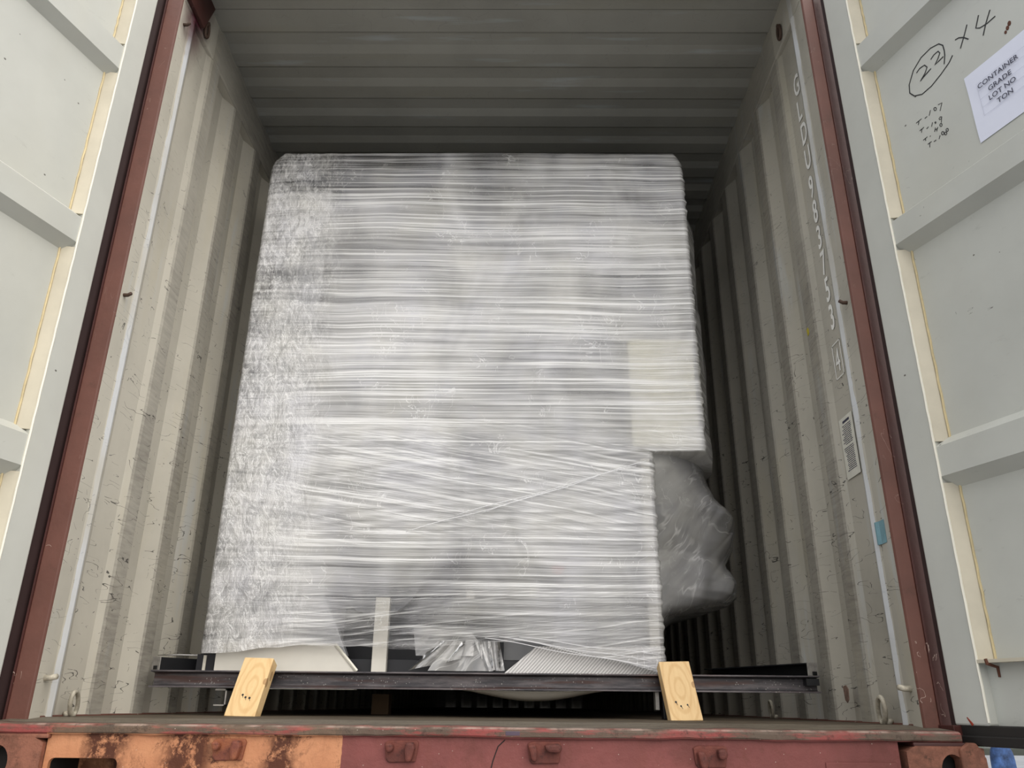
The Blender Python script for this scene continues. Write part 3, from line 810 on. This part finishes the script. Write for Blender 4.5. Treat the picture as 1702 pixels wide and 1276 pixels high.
def peg(y, z, side, label, mat=m_ring, L=.028, r=.007, x=1.17):
    o = MB(); o.tube([(side * (x + .012), y, z), (side * (x - L * .5), y + .002, z + .001), (side * (x - L), y - .004, z + .004)], [r * 1.1, r, r * .95], 10)
    q = obj('lashing_peg', o, mat, smooth=True)
    return tag(q, label, 'peg', 'lashing pegs beside the corner posts')
peg(.035, .098, -1, 'white lashing peg low on the left wall beside the red post', L=.034, r=.008)
peg(.030, .090, 1, 'white lashing peg low on the right wall beside the red post', L=.034, r=.008)
m_pegd = plain('rusty_peg', lin(78, 58, 46), .7)
peg(.018, 1.263, -1, 'rusty lashing peg halfway up the left wall beside the post', m_pegd, .026, .006)
peg(.027, 1.252, 1, 'rusty lashing peg halfway up the right wall beside the post', m_pegd, .026, .006)
peg(.030, 2.43, -1, 'rusty lashing peg at the top of the left wall', m_pegd, .026, .006)
def loopring(y, z, side, label):
    mb = MB(); N = 16
    mb.tube([(side * (1.158), y + .016 * math.cos(2 * PI * i / N), z + .034 * math.sin(2 * PI * i / N)) for i in range(N)], .006, 8, True)
    mb.tube([(side * 1.175, y, z + .034), (side * 1.152, y, z + .034)], .008, 8)
    return tag(obj('lashing_ring', mb, m_pegd, smooth=True), label, 'ring', 'lashing rings welded to the walls')
loopring(.205, 2.575, 1, 'dark lashing ring high on the right wall under the roof')
loopring(.190, 2.565, -1, 'dark lashing ring high on the left wall under the roof')
# patch of bare metal on the right wall
ho = tag(obj('wall_dent', MB().prism([(.505, .106), (.478, .110), (.463, .098), (.468, .066), (.484, .056), (.500, .064)], 1.1685, 1.1712, 'x'), plain('rusty_dent', lin(150, 122, 108), .6, 0, .3, 80), bevel=.0012), 'small rusty chipped patch low on the right wall', 'chip')

# ---------------------------------------------------------------- keepers on the sill
def keeper(cx, cz, mat, label, big_right=True, k=0):
    t = thing('lock_bar_keeper', label, 'keeper', (cx, -.0885, cz), (0, 0, 0), 'lock bar keepers along the rear sill')
    mb = MB().prism([(-.042, .020), (-.030, .025), (.038, .025), (.043, .018), (.036, -.024), (-.030, -.026), (-.038, -.018)], -.006, .004, 'y')
    obj('base_plate', mb, mat, t, local=True, bevel=.003)
    a = [(-.040, .018), (-.022, .020), (-.016, .008), (-.022, -.002), (-.034, -.002)]
    b = [(.012, .021), (.032, .022), (.036, .008), (.028, -.022), (.014, -.024), (.010, .0)]
    if k == 2: a, b = [(-.042, .018), (-.022, .020), (-.018, .004), (-.020, -.020), (-.032, -.018), (-.036, 0)], [(-.002, .018), (.036, .022), (.044, .012), (.038, .000), (.006, .002)]
    if k == 3: a, b = [(-.036, .012), (-.018, .014), (-.008, -.010), (-.016, -.030), (-.028, -.026)], [(.014, .018), (.034, .020), (.040, .006), (.032, -.006), (.016, -.004)]
    obj('lug', MB().prism(a, -.028, -.003, 'y'), mat, t, local=True, bevel=.006)
    obj('lug', MB().prism(b, -.030, -.003, 'y'), mat, t, local=True, bevel=.006)
    return t
keeper(-.602, -.068, m_keep_o, 'rusty lock keeper on the orange part of the sill', k=0)
keeper(-.172, -.068, m_keep_r, 'lock keeper on the red sill just right of the orange paint', k=1)
keeper(.183, -.068, m_keep_r, 'lock keeper on the red sill second from the right', k=2)
keeper(.593, -.074, m_keep_r, 'lock keeper on the red sill below the right wood block', k=3)

# ================================================================ THE LOAD
Y0 = .668
# ---- steel beam across the floor
bm = thing('steel_beam', 'long dark steel channel beam lying across in front of the wrapped machine', 'beam', (0, .62, 0))
mb = MB()
prof_b = [(.595, .0865), (.595, .091), (.628, .0925), (.632, .096), (.632, .130), (.628, .1335), (.595, .1365), (.595, .141), (.640, .141), (.640, .0865)]
mb.prism(prof_b, -1.128, 1.130, 'x')
obj('channel', mb, m_steel, bm)
obj('end_bracket', MB().box((1.085, .598, .110), (1.128, .632, .132)), m_black, bm)
for x0, x1 in ((-.842, -.80), (.60, .640)):
    obj('foot', MB().box((x0, .60, 0.0), (x1, .645, .0865)), m_black, bm, bevel=.003)
mb = MB()
for a in ((-.905, -.865, .078, .083), (-.870, -.865, .03, .083), (-.905, -.865, .03, .034)): mb.box((a[0], .61, a[2]), (a[1], .66, a[3]))
obj('bracket', mb, m_endplate, bm)
obj('bracket', MB().box((.578, .612, .030), (.590, .65, .0865)), m_endplate, bm)
# ---- side channels lying above it
def side_channel(x0, y0, x1, y1, label):
    L = math.hypot(x1 - x0, y1 - y0); a = math.atan2(y1 - y0, x1 - x0)
    t = thing('steel_channel', label, 'channel', (x0, y0, .1412), (0, 0, a), 'short black channels on the beam ends')
    mb = MB(); mb.box((0, -.022, 0), (L, -.016, .044)); mb.box((0, -.016, 0), (L, .022, .004)); mb.box((0, -.016, .040), (L, .022, .044))
    obj('channel', mb, m_black, t, local=True)
    obj('end_plate', MB().box((-.003, -.022, .0), (0.0, .022, .0455)), m_endplate, t, local=True)
    obj('clip', MB().box((-.008, -.012, .004), (-.003, .004, .016)), m_black, t, local=True)
    return t
side_channel(1.135, .672, .90, 1.22, 'short black steel channel resting on the right end of the beam')
side_channel(-1.145, .672, -1.06, .80, 'short black steel channel resting on the left end of the beam')

# ---- wood blocks propping the beam
def wood_block(cx, y0, w, th, h, lean, roll, yawd, mat, label, nails):
    t = thing('wood_block', label, 'block', (cx, y0, 0.0), (math.radians(-lean), math.radians(roll), math.radians(yawd)), 'pine blocks leaning on the beam')
    mb = MB().box((-w / 2, 0, 0), (w / 2, th, h))
    bl_ = obj('block', mb, mat, t, local=True, bevel=.0025)
    for (a, b, r) in nails:
        m = MB(); m.cyl((a, .002, b), (a, -.0012, b), r, 10)
        m.tube([(a, -.0006, b), (a + .004, -.0008, b - .010)], [.0012, .0006], 5, flat=(0, 1, 0))
        obj('nail', m, m_ink, bl_, local=True)
    return t
wood_block(-.770, .475, .102, .045, .206, 28, 1.4, -5, m_wood_l, 'pine block propped on the left half of the beam', ((-.012, .072, .0035), (.000, .064, .0035), (.014, .062, .0038)))
wood_block(.653, .475, .104, .040, .206, 28, -1.6, 5, m_wood_r, 'pine block propped under the right corner of the wrapped machine', ((-.024, .062, .0034), (-.010, .048, .0028), (.012, .052, .0028)))
tag(obj('wood_spacer', MB().box((-.475, 1.20, 0.0), (-.405, 1.28, .078)), m_wood_d, bevel=.003), 'dark wooden spacer in the shadow under the machine', 'block')

# ---- the machine under its film
mc = thing('wrapped_machine', 'tall machine wrapped in white stretch film filling the container', 'machine', (-.08, 1.4, .141))
obj('base_frame', MB().box((-.93, .75, .141), (.60, 2.2, .19)), m_machine_dark, mc, bevel=.004)
obj('cabinet_body', MB().box((-.94, 1.02, .19), (.58, 2.2, 2.30)), m_machine, mc, bevel=.01)
# dark bay low in the front
obj('lower_bay', MB().box((-.56, .96, .19), (.06, 1.019, .62)), m_machine_dark, mc)
cb_ = obj('control_bay', MB().box((-.08, .94, .40), (.34, 1.019, .56)), m_machine_dark, mc)
obj('upper_louvre', MB().box((-.5, .92, 1.98), (.45, 1.019, 2.24)), m_machine_mid, mc, bevel=.01)
obj('top_cover', MB().prism([(-.93, 2.24), (.78, 2.24), (.78, 2.31), (.72, 2.335), (-.88, 2.335), (-.93, 2.30)], .78, 2.2, 'y'), m_machine_mid, mc, bevel=.006)
obj('side_panel', MB().prism([(-.955, .20), (-.50, .20), (-.545, .30), (-.60, .40), (-.62, .66), (-.74, .78), (-.74, 2.2), (-.955, 2.2)], .76, .80, 'y'), m_machine, mc, bevel=.004)
wp_ = obj('white_panel', MB().prism([(-.955, .142), (-.452, .142), (-.452, .150), (-.535, .238), (-.955, .238)], .705, .72, 'y'), m_white, mc, bevel=.002)
obj('panel_edge', MB().tube([(-.449, .702, .147), (-.532, .702, .236)], .006, 6), m_bead, wp_)
obj('base_strip', MB().box((-.80, .70, .0855), (-.455, .76, .0925)), m_white, mc)
obj('dark_plate', MB().box((-1.03, .735, .142), (-.96, .75, .20)), m_machine_dark, mc)
obj('corner_strip', MB().box((-1.005, .728, .142), (-.995, .734, .196)), m_bead, mc)
obj('upright_post', MB().box((-.402, .712, .142), (-.350, .745, .40)), m_white, mc, bevel=.002)
obj('guard_disc', MB().tube([(-.42, .86, .52), (-.42, .90, .52)], .17, 28), m_machine_mid, mc)
obj('glass_door', MB().prism([(-.48, .95), (-.30, 1.72), (.10, 1.72), (-.02, 1.20), (.12, .95)], .90, .93, 'y'), m_machine_mid, mc, bevel=.004)
obj('glass_door', MB().prism([(.16, 1.02), (.22, 1.70), (.40, 1.70), (.36, 1.02)], .90, .93, 'y'), m_machine_mid, mc, bevel=.004)
obj('foam_corner', MB().box((.555, .70, .975), (.822, .86, 1.44)), m_cream, mc, bevel=.012)
obj('side_cabinet', MB().box((.56, .86, .98), (.815, 1.9, 2.22)), m_machine, mc, bevel=.01)
obj('lower_panel', MB().prism([(.24, .24), (.60, .24), (.60, .92), (-.10, .92), (-.10, .60), (.30, .56)], .79, .83, 'y'), m_machine, mc, bevel=.004)
obj('edge_strip', MB().box((.585, .71, .15), (.622, .79, .93)), m_white, mc, bevel=.004)
obj('red_switch', MB().cyl((.262, .74, .515), (.262, .80, .515), .024, 16), m_redknob, cb_)
obj('tag_plate', MB().box((.158, .735, .405), (.192, .745, .452)), m_cream, cb_)
obj('tag_plate', MB().box((-.075, .735, .40), (-.045, .745, .43)), m_white, cb_)
obj('dark_plate', MB().prism([(.196, .452), (.262, .452), (.226, .378), (.196, .378)], .738, .75, 'y'), m_machine_dark, mc)
obj('foam_sheet', MB().prism([(.066, .143), (.618, .143), (.618, .235), (.182, .235)], .704, .716, 'y'), m_ribbed, mc, bevel=.002)
# sagging film under the beam
pts = []
for i in range(25):
    x = -.09 + .52 * i / 24; sgg = math.sin(PI * i / 24) ** 1.3 * .036
    pts.append([(x, yv, .090 - sgg * w) for yv, w in ((.665, 0.15), (.70, .8), (.76, 1.0), (.9, .6), (1.1, 0))])
obj('sagging_film', MB().grid(pts), m_white, mc, smooth=True, solid=.001)

# ---- film front: a draped grid with pulled wrinkles
nb_, nt_, ncol = 150, 250, 250
hx = [-1.01, -.86, -.70, -.53, -.40, -.30, -.15, 0.0, .10, .20, .34, .50, .64]
hz = [.192, .206, .226, .232, .222, .214, .226, .246, .246, .242, .215, .175, .146]
def hem(x): return np.interp(x, hx, hz) + (vnoise(x * 14, x * 0 + 2.2, 5) - .5) * .012
def fold(x, z):
    """height of the wrinkles: long level pulls, fanning to the edges, crumpled at the left"""
    sl = (vnoise(x * 0.9, z * 1.3, 11) - .5) * .16
    zz = z + x * sl
    s = (vnoise(x * 2.2, zz * 60, 1) - .5) * 1.0 + (vnoise(x * 3.5, zz * 120, 2) - .5) * .6 + (vnoise(x * 1.2, zz * 24, 3) - .5) * 1.1
    diag = np.clip((z - .5) / .15, 0, 1) * np.clip((1.1 - z) / .15, 0, 1)
    s += diag * ((vnoise(x * 2.0, (z - .17 * x) * 55, 6) - .5) * 1.3)
    cr = (vnoise(x * 24, z * 11, 7) - .5) * 1.6 + (vnoise(x * 40, z * 26, 8) - .5) * .9
    lw = np.clip((-.60 - x) / .16, 0, 1)
    edge = np.exp(-((np.where(z > .95, .835, .63) - x) / .10) ** 2)
    s = s * (1 - .7 * lw) + cr * lw + edge * (vnoise(x * 1.5, z * 75, 9) - .5) * 1.6
    return s * .0030 + (vnoise(x * 2.5, z * 2.0, 10) - .5) * .016
ZS, ZT = .952, 2.352
rows = []
for r in range(nb_ + nt_):
    up_ = r >= nb_
    xr = .838 if up_ else .632
    xl = -1.003
    t = np.linspace(0, 1, ncol); x = xl + (xr - xl) * t
    if up_:
        v = (r - nb_) / (nt_ - 1); ztop = ZT - .055 * np.clip((-.95 - x) / .05, 0, 1) - .05 * np.clip((x - .80) / .038, 0, 1)
        z = ZS + (ztop - ZS) * v
    else:
        v = r / (nb_ - 1) * .995; z = hem(x) + (ZS - .002 - hem(x)) * v
    y = Y0 - fold(x, z)
    # rounded vertical corners
    y = y + .018 * np.clip((np.abs(x - (xl + xr) / 2) - (xr - xl) / 2 + .018) / .018, 0, 1) ** 2
    # the film leans back a little towards the top edge
    if up_: y = y + .02 * np.clip((v - .95) / .05, 0, 1) ** 2
    front = np.stack([x, y, z], 1)
    # jagged pulled right edge
    front[-1, 0] += (vnoise(np.array([z[-1] * 70]), np.array([.5]), 21)[0] - .5) * .014
    # sides
    ys = np.array([2.25, 1.9, 1.5, 1.2, 1.0, .85, .74])
    zl = np.full(len(ys), z[0]); zr = np.full(len(ys), z[-1])
    left = np.stack([xl - .004 + (vnoise(ys * 5, zl * 6, 15) - .5) * .02, ys, zl + (ys - .68) * .0], 1)
    if up_:
        bul = .095 * np.clip((2.16 - z[-1]) / .1, 0, 1) * np.clip((ys - .72) / .22, 0, 1)
        right = np.stack([xr + bul + (vnoise(ys * 5, zr * 7, 16) - .5) * .02, ys, zr], 1)[::-1]
    else:
        right = np.stack([xr + 0 * ys + (vnoise(ys * 5, zr * 7, 16) - .5) * .01, ys, zr], 1)[::-1]
    rows.append(np.concatenate([left, front, right]))
# top cap
last = rows[-1]
for k in range(1, 6):
    q = last.copy(); f = k / 5
    q[:, 1] = last[:, 1] + (2.25 - last[:, 1]) * f; q[:, 2] = last[:, 2] + .012 * math.sin(f * PI); rows.append(q)
film_ = obj('stretch_film', MB().grid(np.array(rows)), m_film, mc, smooth=True)
# loose rope of film crossing the lower front, and film tails at the hem
def rope(pts, r, nm='film_rope'):
    P = [(a, Y0 - .012 - fold(np.array([a]), np.array([b]))[0], b) for a, b in pts]
    obj(nm, MB().tube(P, r, 6, flat=(0, 1, 0)), m_rope, film_, smooth=True)
for a, b, c, d_ in ((-.02, .70, .60, .905), (-.12, .69, .56, .885), (-.30, .63, .30, .80), (.10, .255, .60, .160), (.05, .262, .58, .185), (.12, .262, .61, .205), (.0, .258, .55, .17)):
    rope([(a + (c - a) * i / 16, b + (d_ - b) * i / 16 + .003 * math.sin(i * .6)) for i in range(17)], .0013)
mb = MB()
mb.tube([(-1.14, .66, .191), (-1.07, .655, .193), (-1.0, .655, .192)], [.0015, .003, .002], 5)
obj('film_tail', mb, m_bag, film_, smooth=True)
# film drapes hanging at the hem, middle
def drape(poly, y, seed):
    (x0, z0), (x1, z1), (x2, z2), (x3, z3) = poly       # tl, tr, br, bl
    P = []
    for i in range(9):
        v = i / 8; row = []
        for j in range(13):
            u = j / 12
            xa = (x0 + (x1 - x0) * u) * (1 - v) + (x3 + (x2 - x3) * u) * v
            za = (z0 + (z1 - z0) * u) * (1 - v) + (z3 + (z2 - z3) * u) * v
            row.append((xa, y + .012 * math.sin(u * 9 + seed + v * 2), za))
        P.append(row)
    obj('film_drape', MB().grid(P), m_bag, film_, smooth=True)
drape([(-.17, .25), (-.07, .25), (-.085, .19), (-.27, .150)], .700, 1)
drape([(-.14, .25), (-.02, .25), (.03, .150), (-.20, .150)], .708, 2)
drape([(-.04, .25), (.05, .25), (.07, .152), (.01, .150)], .698, 4)
drape([(-.26, .30), (-.05, .28), (.02, .20), (-.245, .20)], .714, 3)
# ---- loose bag of film bulging out at the lower right, with a round motor inside
zb_ = [.225, .30, .358, .395, .433, .464, .511, .55, .594, .655, .71, .767, .791, .84, .893, .95, 1.0, 1.06]
xb_ = [.655, .675, .750, .880, 1.00, 1.040, 1.045, 1.025, 1.008, 1.034, 1.040, 1.040, 1.020, .965, .930, .918, .915, .915]
zz = np.linspace(.225, .955, 130); xm = np.interp(zz, zb_, xb_)
P = []
for z, xmx in zip(zz, xm):
    row = []
    for j in range(100):
        u = j / 99; a = u * PI
        # from the machine's front edge out round the bulge and back
        px = .622 + (xmx - .622) * max(math.sin(a), 0) ** .55
        py = .70 + .12 * min(max((.9 - z) / .3, 0), 1) + .80 * u
        nzv = (vnoise(np.array([px * 5 + z * 4]), np.array([z * 6 - px * 5]), 31)[0] - .5) * .055
        nz2 = (vnoise(np.array([px * 22 - z * 18]), np.array([z * 14 + px * 8]), 32)[0] - .5) * .008
        k = math.sin(a)
        # pulled folds fanning down from the machine's step
        along = z * .75 + px * .66; across = px * .75 - z * .66
        rid = abs(vnoise(np.array([across * 13 + along * .8]), np.array([along * 2.4 + .3]), 33)[0] - .5) * 2
        rid2 = abs(vnoise(np.array([across * 27 - 3]), np.array([along * 5]), 34)[0] - .5) * 2
        nzv += (1 - rid) ** 2 * .028 + (1 - rid2) ** 3 * .012
        row.append((px, py + (nzv + nz2) * k, z))
    P.append(row)
obj('film_bag', MB().grid(np.array(P)), m_bag, mc, smooth=True)
mm_ = obj('motor_mount', MB().box((.60, 1.1, .42), (.88, 1.4, .60)), m_machine_mid, mc, bevel=.01)
mb = MB().cyl((.885, 1.10, .70), (.885, 1.36, .70), .105, 36)
obj('motor_housing', mb, m_machine_mid, mm_, bevel=.008)
pts = [(.800 + .095 * math.cos(2 * PI * i / 40), .975 + .02 * math.sin(2 * PI * i / 13.3), .700 + .105 * math.sin(2 * PI * i / 40)) for i in range(40)]
obj('film_hoop', MB().tube(pts, .0035, 6, True), m_bag, mm_, smooth=True)
obj('side_duct', MB().box((.60, 1.1, .80), (.80, 1.4, .93)), m_machine_mid, mc, bevel=.01)

# ================================================================ OUTSIDE
GZ = -1.46
struct('ground', MB().box((-60, -40, GZ - .2), (90, 29, GZ)), m_ground)
struct('trim_7', MB().box((2, 29, GZ - .2), (90, 30, GZ + .22)), m_kerb, bevel=.02)
struct('verge', MB().box((-60, 30, GZ - .2), (90, 80, GZ + .08)), m_hedge)
wl = tag(obj('boundary_wall', MB().box((18.2, 31.5, GZ), (34, 31.8, GZ + 1.15)), m_wallw, bevel=.01), 'white boundary wall far behind the person in jeans', 'wall')
def shrub(cx, cy, r, h, label, seed):
    rnd = random.Random(seed); t = thing('shrub', label, 'shrub', (cx, cy, GZ + .08))
    mb = MB()
    for i in range(1400):
        a = rnd.random() * 2 * PI; e = math.acos(1 - 1.6 * rnd.random()); q = (.75 + .3 * rnd.random())
        c = Vector((r * q * math.sin(e) * math.cos(a), r * q * math.sin(e) * math.sin(a), h * .5 + h * .5 * q * math.cos(e)))
        rot = Euler((rnd.random() * 6, rnd.random() * 6, rnd.random() * 6)).to_matrix(); s = .10 + .06 * rnd.random()
        mb.add([c + rot @ Vector(p) * s for p in ((-1, 0, 0), (0, -.45, .1), (1, 0, 0), (0, .45, .1))], [(0, 1, 2, 3)])
    obj('foliage', mb, m_hedge, t, local=True)
    mb = MB()
    for i in range(5): mb.tube([(.06 * i - .12, 0, 0), ((i - 2) * r * .3, .1 * (i - 2), h * .6)], [.04, .02], 6)
    obj('stem', mb, m_wood_d, t, local=True)
shrub(15.2, 31.2, 1.1, 2.1, 'dusty green shrub beyond the kerb under the open right door', 5)

# ---- person standing far behind under the right door
def skin(name, pts, edges, mat, parent, sub=2):
    me = D.meshes.new(name); me.from_pydata([p[0] for p in pts], edges, []); me.update()
    o = D.objects.new(name, me); COL.objects.link(o); o.parent = parent
    o.modifiers.new('skin', 'SKIN'); me.skin_vertices.new(name='') if not me.skin_vertices else None
    for i, p in enumerate(pts):
        r = p[1]; me.skin_vertices[0].data[i].radius = r if isinstance(r, tuple) else (r, r)
    me.skin_vertices[0].data[0].use_root = True
    s = o.modifiers.new('sub', 'SUBSURF'); s.levels = sub; s.render_levels = sub
    o.modifiers['skin'].use_smooth_shade = True
    me.materials.append(mat)
    return o
pr = thing('person', 'person in blue jeans and white shirt standing beyond the right door', 'person', (6.33, 9.05, GZ), (0, 0, math.radians(8)))
body = [((0, 0, .97), (.11, .09)), ((0, 0, 1.12), (.105, .085)), ((0, 0, 1.30), (.165, .115)), ((0, .0, 1.43), (.12, .08)), ((0, -.005, 1.50), .055), ((0, -.015, 1.58), (.07, .085)), ((0, -.015, 1.67), (.078, .095)), ((0, -.01, 1.74), (.05, .06)),
        ((.19, 0, 1.40), .06), ((.25, .03, 1.16), .045), ((.12, -.22, 1.28), .034), ((.08, -.27, 1.33), (.022, .042)), ((.05, -.29, 1.39), (.014, .036)),
        ((-.19, 0, 1.40), .06), ((-.25, .03, 1.16), .045), ((-.12, -.22, 1.28), .034), ((-.08, -.27, 1.33), (.022, .042)), ((-.05, -.29, 1.39), (.014, .036)),
        ((.082, 0, .82), .066), ((.10, -.01, .50), .055), ((.112, .01, .10), .040), ((.118, -.13, .035), (.04, .03)),
        ((-.082, 0, .82), .066), ((-.10, -.01, .50), .055), ((-.112, .01, .10), .040), ((-.118, -.13, .035), (.04, .03))]
eb = [(0, 1), (1, 2), (2, 3), (3, 4), (4, 5), (5, 6), (6, 7), (3, 8), (8, 9), (9, 10), (10, 11), (11, 12), (3, 13), (13, 14), (14, 15), (15, 16), (16, 17), (0, 18), (18, 19), (19, 20), (20, 21), (0, 22), (22, 23), (23, 24), (24, 25)]
skin('body', body, eb, m_skin, pr)
skin('jeans', [((0, 0, .98), (.135, .11)), ((0, 0, 1.16), (.128, .105)), ((.082, 0, .80), .082), ((.10, -.01, .50), .075), ((.112, .01, .10), .07), ((-.082, 0, .80), .082), ((-.10, -.01, .50), .075), ((-.112, .01, .10), .07)], [(0, 1), (0, 2), (2, 3), (3, 4), (0, 5), (5, 6), (6, 7)], m_jeans, pr)
skin('shirt', [((0, 0, 1.26), (.150, .118)), ((0, 0, 1.20), (.150, .12)), ((0, 0, 1.32), (.178, .125)), ((0, 0, 1.44), (.10, .08)), ((.20, 0, 1.40), .075), ((.245, .01, 1.18), .062), ((-.20, 0, 1.40), .075), ((-.245, .01, 1.18), .062)], [(0, 1), (0, 2), (2, 3), (3, 4), (4, 5), (3, 6), (6, 7)], m_shirt, pr)
skin('hair', [((0, .02, 1.70), (.085, .095)), ((0, .0, 1.765), (.06, .07)), ((0, .06, 1.62), (.065, .04))], [(0, 1), (0, 2)], m_hair, pr)
for sx_ in (-1, 1):
    o = skin('shoe', [((sx_ * .128, .02, .05), .048), ((sx_ * .130, -.08, .04), (.048, .038)), ((sx_ * .132, -.17, .03), (.04, .026))], [(0, 1), (1, 2)], m_shoe, pr)
for sx_ in (-1, 1):
    obj('eye', MB().sphere((sx_ * .03, -.105, 1.655), .009, 8, 6), m_hair, pr, local=True)
    obj('ear', MB().sphere((sx_ * .082, -.01, 1.65), (.012, .02, .03), 8, 6), m_skin, pr, local=True)
obj('nose', MB().sphere((0, -.115, 1.63), (.012, .018, .02), 8, 6), m_skin, pr, local=True)
obj('mouth', MB().sphere((0, -.104, 1.595), (.022, .006, .005), 8, 6), plain('lips', lin(160, 90, 84), .5), pr, local=True)
